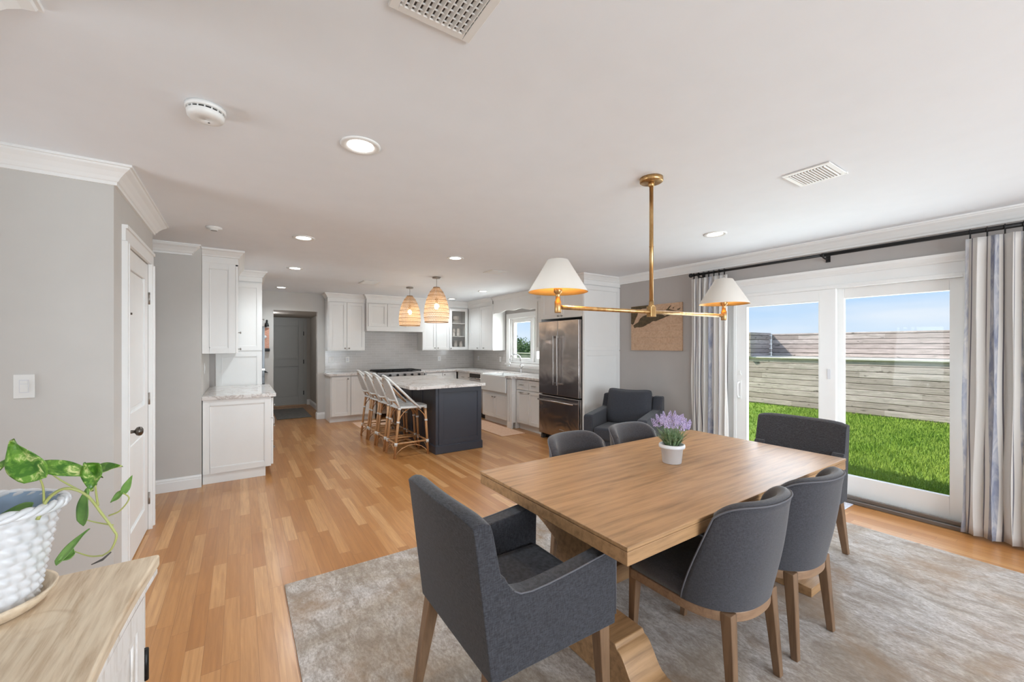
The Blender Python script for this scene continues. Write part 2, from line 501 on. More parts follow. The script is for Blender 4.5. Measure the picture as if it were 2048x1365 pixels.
def curtain_mat():
    t = NT('striped_curtain_linen'); g = t.n('TexCoord'); sep = t.n('SeparateXYZ'); t.l(g.outputs['UV'], sep.inputs[0])
    u = sep.outputs[0]; P_ = 0.62
    f = t.math('MULTIPLY', t.math('FRACT', t.math('DIVIDE', t.math('ADD', u, 0.08), P_)), P_)
    def band(c, w): return t.math('LESS_THAN', t.math('ABSOLUTE', t.math('SUBTRACT', f, c)), w)
    vv = t.coord('UV', (16, 5, 1)); n = t.noise(vv, 1.0, 4, 0.6, 1.0)
    wash = t.math('MULTIPLY', band(0.30, 0.045), t.ramp(n, [(0.3, (0.25,)*3+(1,)), (0.62, (1,)*3+(1,))]))
    c = t.mix(wash, lin('e6e1dc'), lin('8f93a6'))
    lines = t.math('ADD', band(0.228, 0.0045), band(0.372, 0.0045), True)
    lines = t.math('ADD', lines, t.math('ADD', band(0.05, 0.0035), band(0.52, 0.0035), True), True)
    c = t.mix(lines, c, lin('76727a'))
    c = t.mix(t.math('MULTIPLY', band(0.58, 0.022), t.ramp(n, [(0.35, (0.1,)*3+(1,)), (0.65, (0.8,)*3+(1,))])), c, lin('9da2b4'))
    t.col(c); t.set(0.95); t.b.inputs['Sheen Weight'].default_value = 0.1
    t.bump(t.noise(t.coord('UV', (500, 500, 1)), 1, 2), 0.1, 0.001)
    tl = t.n('BsdfTranslucent'); t.l(c, tl.inputs[0]) 
    mx = t.n('MixShader'); mx.inputs[0].default_value = 0.3
    t.l(t.b.outputs[0], mx.inputs[1]); t.l(tl.outputs[0], mx.inputs[2]); t.l(mx.outputs[0], t.out.inputs[0])
    return t.m
M['curtain'] = curtain_mat()

def fence_mat(name, x, row, ax=1):
    t = NT(name); g = t.n('NewGeometry'); sep = t.n('SeparateXYZ'); t.l(g.outputs['Position'], sep.inputs[0])
    r = t.math('FLOOR', t.math('DIVIDE', sep.outputs[2], row))
    wn = t.n('TexWhiteNoise', noise_dimensions='1D'); t.l(r, wn.inputs['W'])
    seg = t.math('FLOOR', t.math('ADD', t.math('DIVIDE', sep.outputs[ax], 1.7), t.math('MULTIPLY', wn.outputs[0], 11)))
    cm = t.n('CombineXYZ'); t.l(r, cm.inputs[0]); t.l(seg, cm.inputs[1])
    w2 = t.n('TexWhiteNoise', noise_dimensions='3D'); t.l(cm.outputs[0], w2.inputs['Vector'])
    n = t.noise(t.coord('World', (1, 1.3, 9)), 2.5, 6, 0.65, 0.6)
    k = t.noise(t.coord('World', (2.4, 2.4, 7)), 2.4, 2, 0.5)
    c = t.ramp(w2.outputs[0], [(0, lin('bcaba2')), (0.5, lin('d3c2ba')), (1, lin('e2d2ca'))])
    c = t.mix(t.ramp(n, [(0.35, (0.6,)*3+(1,)), (0.62, (0,)*3+(1,))]), c, lin('94897e'))
    c = t.mix(t.ramp(k, [(0.66, (0,)*3+(1,)), (0.74, (0.7,)*3+(1,))]), c, lin('5c554a'))
    t.col(c); t.set(0.9); t.bump(n, 0.3, 0.01)
    return t.m
M['fence_lo'] = fence_mat('weathered_timber_low', 11, 0.128)
M['fence_far'] = plain('grey_green_fence_boards', '84877a', 0.9, var=0.2, vscale=3)
M['fence_hi'] = fence_mat('weathered_timber_high', 12, 0.115)

def grass_mat():
    t = NT('lawn_green'); n = t.noise(t.coord('World'), 1.3, 5, 0.7); n2 = t.noise(t.coord('World'), 45, 4, 0.8)
    c = t.ramp(n, [(0.3, lin('8cb433')), (0.7, lin('c2d860'))])
    c = t.mix(t.ramp(n2, [(0.35, (0.6,)*3+(1,)), (0.6, (0,)*3+(1,))]), c, lin('6b9226'))
    t.col(c); t.set(0.8); t.bump(n2, 1.0, 0.03)
    return t.m
M['grass'] = grass_mat()
def leafy(name, a, b, sc_=9):
    t = NT(name); n = t.noise(t.coord('World'), sc_, 3, 0.6)
    t.col(t.ramp(n, [(0.35, lin(a)), (0.65, lin(b))])); t.set(0.7); return t.m
M['foliage'] = leafy('hedge_foliage', '3c5a2c', '7d9a58')

def pothos():
    t = NT('variegated_pothos_leaf'); n = t.noise(t.coord('Object', (30, 30, 30)), 1.4, 5, 0.65, 1.2)
    c = t.ramp(n, [(0.40, lin('3f6e22')), (0.55, lin('6f9a3a')), (0.66, lin('dcdf9a'))])
    t.col(c); t.set(0.3); return t.m
M['pothos'] = pothos()
M['pothos_plain'] = leafy('plain_pothos_leaf', '4f7a34', '7ba254', 14)
M['vine'] = plain('pale_green_vine', 'a9ad68', 0.5, var=0.15)
M['lavleaf'] = leafy('lavender_leaf', '4d6a38', '93a884', 60)
M['lavender'] = leafy('lavender_bloom', '9a86b8', 'd6cbe6', 120)
# ------------------------------------------------------------------ the setting
CZ = 2.47
S = struct
S('floor', MB().box(-4, 4.75, -4, 11.3, -0.06, 0), M['floor'], 'honey oak plank floor running through the whole room', 'floor')
S('ceiling', MB().box(-4, 4.95, -4.1, 8.95, CZ, CZ+0.1), M['ceiling'], 'flat white ceiling over dining area and kitchen', 'ceiling')
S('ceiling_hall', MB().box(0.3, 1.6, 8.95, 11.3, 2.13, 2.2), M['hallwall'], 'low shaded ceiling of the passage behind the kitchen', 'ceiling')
# right wall with the sliding door opening and the kitchen window opening
wr = MB()
for y0, y1, z0, z1 in [(-4, 0.69, 0, CZ), (0.69, 2.44, 2.0, CZ), (2.44, 5.95, 0, CZ), (5.95, 7.2, 0, 1.1), (5.95, 7.2, 2.03, CZ), (7.2, 8.95, 0, CZ)]:
    wr.box(4.75, 4.92, y0, y1, z0-0.06 if z0 == 0 else z0, z1)
M['wall_r'] = plain('shaded_wall_paint', 'b4aeaa', 0.85, var=0.015)  # wall paint darkened as backlit; the shade is in the colour
S('wall_right', wr, M['wall_r'], 'wall with backlit shade in its colour, holding the sliding glass door and the kitchen window', 'wall')
S('wall_back', MB().box(-0.45, 0.52, 8.8, 8.95, 0, CZ).box(1.27, 4.75, 8.8, 8.95, 0, CZ).box(0.52, 1.27, 8.8, 8.95, 2.12, CZ), M['wall'], 'greige end wall of the kitchen with the passage opening', 'wall')
S('wall_closet', MB().box(-4, -0.6, 3.2, 3.32, 0, CZ).box(-0.72, -0.6, 3.32, 3.487, 0, CZ).box(-0.72, -0.6, 4.263, 4.44, 0, CZ).box(-0.72, -0.6, 3.487, 4.263, 2.093, CZ).box(-4, -0.72, 4.32, 4.44, 0, CZ), M['wall'], 'greige wall block with a light switch and a white panel door', 'wall')
S('wall_corridor', MB().box(-4, -0.33, 5.25, 5.31, 0, CZ).box(-0.45, -0.33, 5.31, 8.8, 0, CZ), M['wall'], 'pale grey wall ending at the side of the white left cabinets', 'wall')
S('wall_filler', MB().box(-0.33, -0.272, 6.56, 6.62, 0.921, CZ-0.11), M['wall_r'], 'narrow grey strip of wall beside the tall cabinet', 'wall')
S('wall_near', MB().box(-0.75, -0.585, -4, 1.72, 0, CZ), M['wall'], 'wall just outside the left edge behind the pine console', 'wall')
S('wall_left', MB().box(-4.1, -4, -4, 5.31, 0, CZ).box(-4, -3.9, 1.6, 1.72, 0, CZ), M['wall'], 'far left end wall of the side passage', 'wall')
S('wall_rear', MB().box(-4, 0.1, -4.1, -4, 0, CZ).box(4.2, 4.92, -4.1, -4, 0, CZ).box(0.1, 4.2, -4.1, -4, 0, 0.3).box(0.1, 4.2, -4.1, -4, 2.25, CZ), M['wall'], 'rear wall behind the viewer with a wide window opening added for light', 'wall')
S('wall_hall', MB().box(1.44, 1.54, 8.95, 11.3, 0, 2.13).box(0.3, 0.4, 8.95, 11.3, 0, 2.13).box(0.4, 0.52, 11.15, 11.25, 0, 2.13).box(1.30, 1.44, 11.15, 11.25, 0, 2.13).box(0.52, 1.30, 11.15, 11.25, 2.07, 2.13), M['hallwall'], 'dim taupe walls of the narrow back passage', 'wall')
S('wall_backsplash', MB().box(1.405, 4.74, 8.788, 8.8, 0.922, 1.9), M['tile_x'], 'glossy grey subway tile behind the range', 'backsplash')
S('wall_backsplash_side', MB().box(4.738, 4.75, 7.31, 8.788, 0.922, 1.349).box(4.738, 4.75, 5.19, 7.31, 0.922, 1.0), M['tile_y'], 'glossy grey subway tile under the kitchen window', 'backsplash')

def crown_prof(top, w=0.092, h=0.105):
    p = [(0, 0), (1, 0), (1, .12), (.9, .13), (.86, .22), (.62, .38), (.38, .62), (.26, .80), (.18, .84), (.16, 1), (0, 1)]
    return [(a*w, top-b*h) for a, b in p]
def base_prof(h=0.13, w=0.017):
    return [(0, 0.001), (w, 0.001), (w, h*.72), (w*.8, h*.76), (w*.75, h*.88), (w*.35, h*.95), (w*.3, h), (0, h)]
CP = crown_prof(CZ)
S('trim_crown_right', MB().sweep([(4.75, 4.185), (4.75, -4)], CP, -1), M['white'], 'white crown moulding above the sliding glass door', 'crown moulding')
S('trim_crown_closet', MB().sweep([(-4, 3.2), (-0.6, 3.2), (-0.6, 4.44), (-4, 4.44)], CP, -1), M['white'], 'white crown moulding turning the corner above the panel door', 'crown moulding')
S('trim_crown_corridor', MB().sweep([(-4, 5.25), (-0.42, 5.25), (-0.42, 5.30)], CP, -1), M['white'], 'short white crown moulding left of the left upper cabinet', 'crown moulding')
S('trim_crown_near', MB().sweep([(-0.585, -4), (-0.585, 1.72), (-0.75, 1.72), (-0.75, -4)], CP, -1), M['white'], 'crown moulding corner at the very top left', 'crown moulding')
BP = base_prof()
S('baseboard_closet', MB().sweep([(-4, 3.2), (-0.6, 3.2), (-0.6, 3.38)], BP, -1).sweep([(-0.6, 4.36), (-0.6, 4.44), (-1.5, 4.44)], BP, -1), M['white'], 'white baseboard at the foot of the closet walls', 'baseboard')
S('baseboard_corridor', MB().sweep([(-4, 5.25), (-0.328, 5.25)], BP, -1), M['white'], 'white baseboard left of the left base cabinet', 'baseboard')
S('baseboard_right', MB().sweep([(4.75, 4.185), (4.75, 2.54)], BP, -1).sweep([(4.75, 0.58), (4.75, -4)], BP, -1), M['white'], 'white baseboard behind the charcoal lounge chair', 'baseboard')
S('baseboard_back', MB().sweep([(-0.33, 8.8), (0.52, 8.8), (0.52, 8.95)], BP, -1).sweep([(1.27, 8.95), (1.27, 8.8), (1.4, 8.8)], BP, -1), M['white'], 'white baseboards either side of the passage opening', 'baseboard')
S('baseboard_hall', MB().sweep([(1.35, 11.15), (1.44, 11.15), (1.44, 8.97)], BP, -1), M['white'], 'white baseboard in the dim passage', 'baseboard')

def casing(mb, plane, a0, a1, z1, w, axis, face, z0=0.0):
    # flat casing with a raised outer bead around an opening a0..a1 up to z1; plane is the wall face
    s1 = plane; s2 = plane+0.018*face; s3 = plane+0.028*face
    def bx(u0, u1, w0, w1, f):
        lo, hi = sorted((s1, f))
        if axis == 'y': mb.box(lo, hi, u0, u1, w0, w1)
        else: mb.box(u0, u1, lo, hi, w0, w1)
    q = 0.0015
    bx(a0-w+q, a0-q, z0, z1, s2); bx(a1+q, a1+w-q, z0, z1, s2); bx(a0-w+q, a1+w-q, z1+q, z1+w-q, s2)
    bx(a0-w, a0-w+0.022, z0, z1, s3); bx(a1+w-0.022, a1+w, z0, z1, s3); bx(a0-w, a1+w, z1+w-0.022, z1+w, s3)
    bx(a0-0.018, a0, z0, z1, s3-0.005*face); bx(a1, a1+0.018, z0, z1, s3-0.005*face)
    return mb
# closet panel door
S('trim_closet_door', casing(MB(), -0.6, 3.487, 4.263, 2.093, 0.10, 'y', 1), M['white'], 'white casing around the closet panel door', 'door casing')
def panel_door(mb, axis, face, plane, a0, a1, z0, z1, panels, st=0.11, th=0.035):
    def bx(u0, u1, w0, w1, d0, d1):
        p = sorted((plane-face*d0, plane-face*d1))
        if axis == 'y': mb.box(p[0], p[1], u0, u1, w0, w1)
        else: mb.box(u0, u1, p[0], p[1], w0, w1)
    bx(a0, a0+st, z0, z1, 0, th); bx(a1-st, a1, z0, z1, 0, th)
    zs = [z0]+[q for p in panels for q in p]+[z1]
    for i in range(0, len(zs), 2): bx(a0+st, a1-st, zs[i], zs[i+1], 0, th)
    for p0, p1 in panels:
        bx(a0+st, a1-st, p0, p1, 0.014, th)
        bx(a0+st+0.03, a1-st-0.03, p0+0.03, p1-0.03, 0.007, th)
    return mb
d2 = thing('door_2', 'white two-panel closet door with pewter knob, shut', 'door', (0, 0, 0), kind='structure')
panel_door(MB(), 'y', 1, -0.604, 3.490, 4.260, 0.01, 2.088, [(0.2, 0.80), (1.0, 1.96)]).build('door_slab', M['white'], d2, 0.003, 1)
Mk = Matrix.Translation((-0.604, 3.555, 0.893)) @ Matrix.Rotation(PI/2, 4, 'Y')
MB().lathe([(0.001, 0), (0.033, 0), (0.033, 0.006), (0.024, 0.011), (0.011, 0.015), (0.010, 0.035), (0.016, 0.040), (0.026, 0.046), (0.030, 0.058), (0.027, 0.070), (0.015, 0.078), (0.001, 0.079)], seg=24, M=Mk).build('door_knob', M['darknickel'], d2)
Mk = Matrix.Translation((-0.604, 3.52, 1.655)) @ Matrix.Rotation(PI/2, 4, 'Y')
MB().lathe([(0.001, 0), (0.007, 0), (0.007, 0.03), (0.001, 0.031)], seg=12, M=Mk).box(-0.605, -0.585, 3.512, 3.528, 1.648, 1.662).build('hook', M['darknickel'], d2)
for z in (1.823, 1.034, 0.249):
    MB().box(-0.604, -0.598, 4.258, 4.290, z-0.045, z+0.045).tube([(-0.596, 4.262, z-0.047), (-0.596, 4.262, z+0.047)], 0.006, 8).build('hinge', M['nickel'], d2)
# passage door
d3 = thing('door_3', 'grey two-panel door with dark hinges at the end of the passage', 'door', (0, 0, 0), kind='structure')
panel_door(MB(), 'x', -1, 11.15, 0.52, 1.30, 0.02, 2.06, [(0.22, 0.95), (1.12, 1.93)]).build('door_slab', M['halldoor'], d3, 0.003, 1)
for z in (1.75, 1.06, 0.30):
    MB().box(1.288, 1.306, 11.135, 11.15, z-0.05, z+0.05).build('hinge', M['black'], d3)
MB().box(0.45, 1.36, 11.09, 11.15, 0.001, 0.02).build('threshold', M['artwood'], d3)
S('trim_passage_door', casing(MB(), 11.15, 0.52, 1.305, 2.06, 0.06, 'x', -1), M['halldoor'], 'grey casing around the passage door', 'door casing')

# sliding glass door
d1 = thing('door_1', 'wide white sliding glass door onto the lawn', 'door', (0, 0, 0), kind='structure')
def frame(mb, x0, x1, y0, y1, z0, z1, l, r, b, t):
    mb.box(x0, x1, y1-l, y1, z0, z1); mb.box(x0, x1, y0, y0+r, z0, z1)
    mb.box(x0, x1, y0+r, y1-l, z0, z0+b); mb.box(x0, x1, y0+r, y1-l, z1-t, z1)
    return mb
frame(MB(), 4.70, 4.86, 0.655, 2.475, 0.0, 2.03, 0.035, 0.035, 0.035, 0.035).build('jamb', M['white'], d1, 0.003, 1)
sl = frame(MB(), 4.705, 4.742, 1.51, 2.44, 0.075, 1.995, 0.108, 0.135, 0.20, 0.11).build('sliding_panel', M['white'], d1, 0.004, 1)
frame(MB(), 4.703, 4.744, 1.638, 2.339, 0.268, 1.892, 0.012, 0.012, 0.012, 0.012).build('glazing_bead', M['plastic'], sl)
MB().box(4.720, 4.726, 1.645, 2.332, 0.275, 1.885).build('glass_pane', M['glass'], sl)
MB().tube([(4.70, 2.405, 0.87), (4.665, 2.405, 0.875), (4.655, 2.405, 0.90), (4.655, 2.405, 1.01), (4.665, 2.405, 1.035), (4.70, 2.405, 1.04)], 0.009, 10).box(4.698, 4.706, 2.388, 2.422, 0.85, 1.06).build('handle', M['plastic'], sl)
MB().box(4.690, 4.706, 2.385, 2.425, 1.12, 1.135).box(4.69, 4.706, 2.395, 2.415, 1.135, 1.17).build('lock_lever', M['plastic'], sl)
MB().box(4.697, 4.706, 1.552, 1.575, 1.13, 1.225).build('keeper', M['ceramic'], sl)
fx = frame(MB(), 4.755, 4.792, 0.69, 1.55, 0.036, 1.996, 0.088, 0.083, 0.20, 0.10).build('fixed_panel', M['white'], d1, 0.004, 1)
MB().box(4.770, 4.776, 0.773, 1.462, 0.275, 1.885).build('glass_pane', M['glass'], fx)
MB().box(4.655, 4.86, 0.655, 2.475, 0.0, 0.035).box(4.675, 4.70, 0.655, 2.475, 0.035, 0.07).build('track', M['track'], d1, 0.006, 2)
MB().box(4.86, 5.02, 0.60, 2.53, 0.0, 0.05).build('outer_sill', M['concrete'], d1)
tc = MB()
tc.box(4.725, 4.75, 2.465, 2.555, 0, 2.03).box(4.725, 4.75, 0.575, 0.665, 0, 2.03).box(4.722, 4.75, 0.565, 2.565, 2.01, 2.045).box(4.728, 4.75, 0.575, 2.555, 2.045, 2.17)
tc.sweep([(4.75, 2.575), (4.75, 0.555)], [(0, 2.12), (.03, 2.12), (.034, 2.135), (.05, 2.165), (.055, 2.19), (0, 2.19)], -1)
S('trim_sliding_door', tc, M['white'], 'white casing and moulded header of the sliding glass door', 'door casing')

# kitchen window
w1 = thing('window_1', 'white twin casement window above the kitchen sink', 'window', (0, 0, 0), kind='structure')
frame(MB(), 4.76, 4.90, 5.95, 7.2, 1.1, 2.03, 0.03, 0.03, 0.03, 0.03).box(4.76, 4.90, 6.39, 6.45, 1.13, 2.0).build('window_frame', M['white'], w1)
for a, b in ((6.452, 7.168), (5.982, 6.388)):
    s = frame(MB(), 4.80, 4.85, a, b, 1.132, 1.998, 0.075, 0.075, 0.06, 0.06).build('sash', M['white'], w1, 0.004, 1)
    frame(MB(), 4.795, 4.855, a+0.065, b-0.065, 1.185, 1.945, 0.012, 0.012, 0.012, 0.012).build('glazing_bead', M['plastic'], s)
    MB().box(4.822, 4.827, a+0.07, b-0.07, 1.19, 1.94).build('glass_pane', M['glass'], s)
wc = MB().box(4.725, 4.75, 7.19, 7.30, 1.06, 2.12).box(4.725, 4.75, 5.86, 5.96, 1.06, 2.12).box(4.725, 4.75, 5.96, 7.19, 2.02, 2.12)
wc.box(4.70, 4.80, 5.84, 7.32, 1.05, 1.085).box(4.73, 4.75, 5.86, 7.30, 1.0, 1.05)
S('trim_kitchen_window', wc, M['white'], 'white casing and sill of the kitchen window', 'window casing')

# invented rear window behind the viewer, added as a light source
w2 = thing('window_added', 'wide unseen window added behind the viewer as a light source', 'window', kind='structure')
fr = MB()
for x in (0.1, 1.43, 2.80, 4.13): fr.box(x, x+0.07, -4.09, -4.02, 0.3, 2.25)
for z in (0.3, 2.18): fr.box(0.1, 4.2, -4.09, -4.02, z, z+0.07)
fr.build('window_frame', M['white'], w2)
MB().box(0.1, 4.2, -4.06, -4.055, 0.3, 2.25).build('glass_pane', M['glass'], w2)

hl = thing('added_passage_light', 'small added light brightening the passage, out of view', 'ceiling light', (0.475, 9.7, 2.13))  # unseen lamp added to brighten the dark passage and its door
MB().lathe([(0.001, -0.001), (0.05, -0.001), (0.045, -0.02), (0.001, -0.022)], seg=20).build('diffuser', M['lamp'], hl)
_l = D.lights.new('added_passage_lamp', 'POINT'); _l.energy = 4; _l.color = (0.95, 0.97, 1.0); _l.shadow_soft_size = 0.05
_o = D.objects.new('added_passage_lamp', _l); COL.objects.link(_o); _o.parent = hl; _o.location = (0.0, 0, -0.08)

# ------------------------------------------------------------------ outside
S('lawn_ground', MB().box(4.92, 40, -20, 40, -0.3, -0.02), M['grass'], 'green lawn outside the sliding glass door', 'lawn')
def grass():
    mb = MB(); rnd = random.Random(3)
    for i in range(42000):
        x = 5.05+5.9*rnd.random()**1.3; y = -0.5+x*0.42*rnd.random()+rnd.random()*0.6
        if i % 3 == 0: y = rnd.random()*5.2
        a = rnd.random()*PI; h = 0.03+0.035*rnd.random(); w = 0.004+0.0005*x
        dx, dy = math.cos(a)*w, math.sin(a)*w
        lx, ly = (rnd.random()-.5)*0.04, (rnd.random()-.5)*0.04
        mb.v += [(x-dx, y-dy, -0.02), (x+dx, y+dy, -0.02), (x+lx, y+ly, -0.02+h)]
        n = len(mb.v); mb.f.append((n-3, n-2, n-1)); mb.sm.append(False)
    me = D.meshes.new('grass_blades'); me.from_pydata(mb.v, [], mb.f); me.materials.append(M['grass'])
    o = D.objects.new('grass_blades', me); COL.objects.link(o)
    tag(o, 'short mown grass blades of the lawn', 'grass', None, 'stuff')
grass()
def plank_wall(name, label, mat, horiz, a0, a1, plane, z0, z1, row, th, cap=True, facing=-1):
    t = thing(name, label, 'wall')
    m_ = MB(); z = math.floor(z0/row)*row
    rnd = random.Random(int(plane*10)+5)
    while z < z1-0.01:
        j = rnd.uniform(-0.006, 0.006)
        zz0, zz1 = max(z, z0)+0.005, min(z+row, z1)-0.004
        if horiz == 'y': m_.box(plane+j, plane+th, a0, a1, zz0, zz1)
        else: m_.box(a0, a1, plane+j, plane+th, zz0, zz1)
        z += row
    m_.build('plank_face', mat, t, 0.006, 1)
    b = MB()
    if horiz == 'y': b.box(plane+th*0.5, plane+th, a0, a1, z0, z1-0.01)
    else: b.box(a0, a1, plane+th*0.5, plane+th, z0, z1-0.01)
    b.build('backing', M['dark'], t)
    if cap:
        c = MB()
        if horiz == 'y': c.box(plane-0.04, plane+th+0.05, a0, a1, z1-0.005, z1+0.03)
        else: c.box(a0, a1, plane-0.04, plane+th+0.02, z1-0.005, z1+0.03)
        c.build('cap_board', M['fencecap'], t, 0.006, 1)
    return t
plank_wall('retaining_wall', 'lower weathered timber retaining wall rising from the lawn', M['fence_lo'], 'y', -6, 11.0, 11.0, -0.02, 1.14, 0.128, 0.10)
plank_wall('retaining_wall', 'upper weathered timber wall set back above the lower one', M['fence_hi'], 'y', -6, 5.29, 12.0, 1.175, 1.775, 0.115, 0.10, False)
plank_wall('retaining_wall', 'short timber end wall at the left above the lower ledge', M['fence_hi'], 'x', 10.9, 12.0, 5.30, 1.175, 1.80, 0.115, 0.10, False)
tag(MB().box(11.155, 11.99, -6, 5.29, 0.9, 1.172).build('gravel_terrace', M['concrete']), 'pale terrace bed between the two timber walls', 'terrace')
plank_wall('garden_fence', 'grey plank fence seen through the kitchen window', M['fence_far'], 'y', 11.3, 26, 12.0, -0.02, 1.06, 0.2, 0.06)
def bush(name, label, c, r, n, seed, lf):
    rnd = random.Random(seed); mb = MB()
    for i in range(n):
        u = rnd.uniform(-1, 1); a = rnd.uniform(0, 2*PI); q = rnd.uniform(0.55, 1.0)
        s_ = math.sqrt(1-u*u)
        bump_ = 1+0.18*math.sin(3*a+seed)+0.12*math.sin(5*a+u*4)
        p = Vector((c[0]+r[0]*q*s_*math.cos(a)*bump_, c[1]+r[1]*q*s_*math.sin(a)*bump_, max(0.03, c[2]+r[2]*q*u*bump_)))
        d = Vector((rnd.uniform(-1, 1), rnd.uniform(-1, 1), rnd.uniform(-.6, 1))).normalized(); e2 = d.cross(Vector((rnd.uniform(-1, 1), rnd.uniform(-1, 1), rnd.uniform(-1, 1)))).normalized()
        L = lf*rnd.uniform(.6, 1.3)
        mb.add([p, p+d*L*.5+e2*L*.28, p+d*L, p+d*L*.5-e2*L*.28], [(0, 1, 2, 3)])
    t = thing(name, label, 'shrub', (c[0], c[1], 0))
    for k in range(3):
        pass
    f = mb.build('foliage', M['foliage']); f.parent = t; f.location = (-c[0], -c[1], 0)
    st = MB()
    for k in range(5):
        a = k*1.3; st.tube([(0.05*math.cos(a), 0.05*math.sin(a), -0.02), (0.25*math.cos(a), 0.25*math.sin(a), c[2]), (0.4*r[0]*math.cos(a), 0.4*r[1]*math.sin(a), c[2]+r[2]*.6)], [0.04, 0.03, 0.012], 6)
    st.build('stem', M['dark'], t)
bush('garden_shrub', 'green shrub seen above the fence in the left kitchen window pane', (13.6, 17.4, 0.9), (0.9, 1.1, 0.75), 5200, 1, 0.12)
bush('garden_shrub', 'bushy shrub seen above the fence, second from the left', (14.0, 20.3, 0.9), (1.0, 1.3, 0.95), 4800, 2, 0.13)
bush('garden_shrub', 'shrub seen through the right kitchen window pane', (13.6, 14.6, 0.9), (0.9, 1.0, 0.6), 4200, 4, 0.12)

# ------------------------------------------------------------------ kitchen cabinets (local frame: front faces -y, width along x)
def shaker(mb, x0, x1, z0, z1, y=0.0, th=0.02, rail=0.055):
    mb.box(x0, x0+rail, y, y+th, z0, z1).box(x1-rail, x1, y, y+th, z0, z1)
    mb.box(x0+rail, x1-rail, y, y+th, z0, z0+rail).box(x0+rail, x1-rail, y, y+th, z1-rail, z1)
    mb.box(x0+rail, x1-rail, y+0.009, y+th, z0+rail, z1-rail)
    b = 0.008
    mb.box(x0+rail, x1-rail, y+0.004, y+th, z0+rail, z0+rail+b).box(x0+rail, x1-rail, y+0.004, y+th, z1-rail-b, z1-rail)
    mb.box(x0+rail, x0+rail+b, y+0.004, y+th, z0+rail, z1-rail).box(x1-rail-b, x1-rail, y+0.004, y+th, z0+rail, z1-rail)
    return mb
def knob(x, z, par, y=0.0):
    MM = Matrix.Translation((x, y, z)) @ Matrix.Rotation(PI/2, 4, 'X')
    return MB().lathe([(0.001, 0), (0.008, 0), (0.006, 0.004), (0.005, 0.015), (0.013, 0.020), (0.015, 0.027), (0.010, 0.031), (0.001, 0.032)], seg=14, M=MM).build('knob', M['nickel'], par)
def pull(x, z, par, w=0.10, y=0.0):
    return MB().tube([(x-w/2, y-0.028, z), (x+w/2, y-0.028, z)], 0.006, 8).tube([(x-w*.36, y, z), (x-w*.36, y-0.028, z)], 0.005, 6).tube([(x+w*.36, y, z), (x+w*.36, y-0.028, z)], 0.005, 6).build('handle', M['nickel'], par)
def cabinet(name, label, loc, rz, w, d, z0, z1, doors=(), drawers=(), toe=0.0, group=None, mat='cab', carcass=True):
    t = thing(name, label, 'cabinet', loc, rz, group)
    if carcass:
        MB().box(0.001, w-0.001, 0.021, d, max(z0, toe), z1).build('body', M[mat], t)
    if toe: MB().box(0.001, w-0.001, 0.075, d, 0.001, toe).build('toe_kick', M[mat], t)
    for (a, b, c, e_, kx, kz, kind) in doors:
        o = shaker(MB(), a+0.0015, b-0.0015, c, e_).build('door', M[mat], t, 0.0015, 1)
        if kind == 'knob': knob(kx, kz, o)
        elif kind == 'pull': pull(kx, kz, o)
    for (a, b, c, e_) in drawers:
        o = shaker(MB(), a+0.0015, b-0.0015, c, e_, rail=0.035).build('drawer', M[mat], t, 0.0015, 1)
        pull((a+b)/2, (c+e_)/2, o)
    return t
def cornice(par, path, mat='cab', side=-1, z=CZ):
    pr = [(0, z-0.15), (0.003, z-0.15), (0.003, z-0.085), (0.014, z-0.08), (0.016, z-0.07), (0.026, z-0.055), (0.045, z-0.03), (0.060, z-0.02), (0.064, z-0.002), (0, z-0.002)]
    return MB().sweep(path, pr, side).build('cornice', M[mat], par)
L90 = PI/2; R90 = -PI/2

# left run, facing +X
bl = cabinet('base_cabinet', 'white base cabinet with wide end panel under the left quartz worktop', (0.312, 5.312, 0), L90, 1.235, 0.635, 0.1, 0.878,
    doors=[(0.62, 1.23, 0.12, 0.865, 0.68, 0.80, 'knob')], drawers=[(0.005, 0.615, 0.64, 0.865), (0.005, 0.615, 0.38, 0.635), (0.005, 0.615, 0.12, 0.375)], toe=0.105)
# end panel faces -Y world: local x = 0 plane; build in local coords with swapped axes
def side_panel(par, x, y0, y1, z0, z1, face=-1, rail=0.06, name='end_panel', mat='cab'):
    MM = Matrix.Translation((x, 0, 0)) @ (Matrix.Rotation(-PI/2, 4, 'Z') if face < 0 else Matrix.Rotation(PI/2, 4, 'Z'))
    if face < 0: a, b = -y1, -y0
    else: a, b = y0, y1
    return shaker(MB(), a, b, z0, z1, -0.012, 0.013, rail).build(name, M[mat], par) if False else _sp(MM, a, b, z0, z1, rail, name, mat, par)
def _sp(MM, a, b, z0, z1, rail, name, mat, par):
    q = MB(); shaker(q, a, b, z0, z1, -0.012, 0.0125, rail)
    q.v = [tuple(MM @ Vector(p)) for p in q.v]
    return q.build(name, M[mat], par, 0.001, 1)
side_panel(bl, 0, 0.022, 0.635, 0.105, 0.878)
tag(MB().box(-0.329, 0.338, 5.282, 6.560, 0.880, 0.920).build('quartz_worktop', M['quartz'], None, 0.003, 2), 'short veined quartz worktop on the left base cabinet', 'worktop')
ul = cabinet('wall_cabinet', 'white wall cabinet hanging over the left quartz worktop', (-0.018, 5.312, 0), L90, 1.235, 0.31, 1.368, 2.32,
    doors=[(0.005, 0.62, 1.37, 2.31, 0.58, 1.41, 'knob'), (0.62, 1.23, 1.37, 2.31, 0.66, 1.61, 'knob')])
side_panel(ul, 0, 0.022, 0.31, 1.368, 2.32)
cornice(ul, [(-0.012, 0.31), (-0.012, 0.0), (1.235, 0.0)], side=-1)
tl = thing('pantry_cabinet', 'tall white oven cabinet behind the left wall cabinet', 'cabinet', (0.252, 6.575, 0), L90)
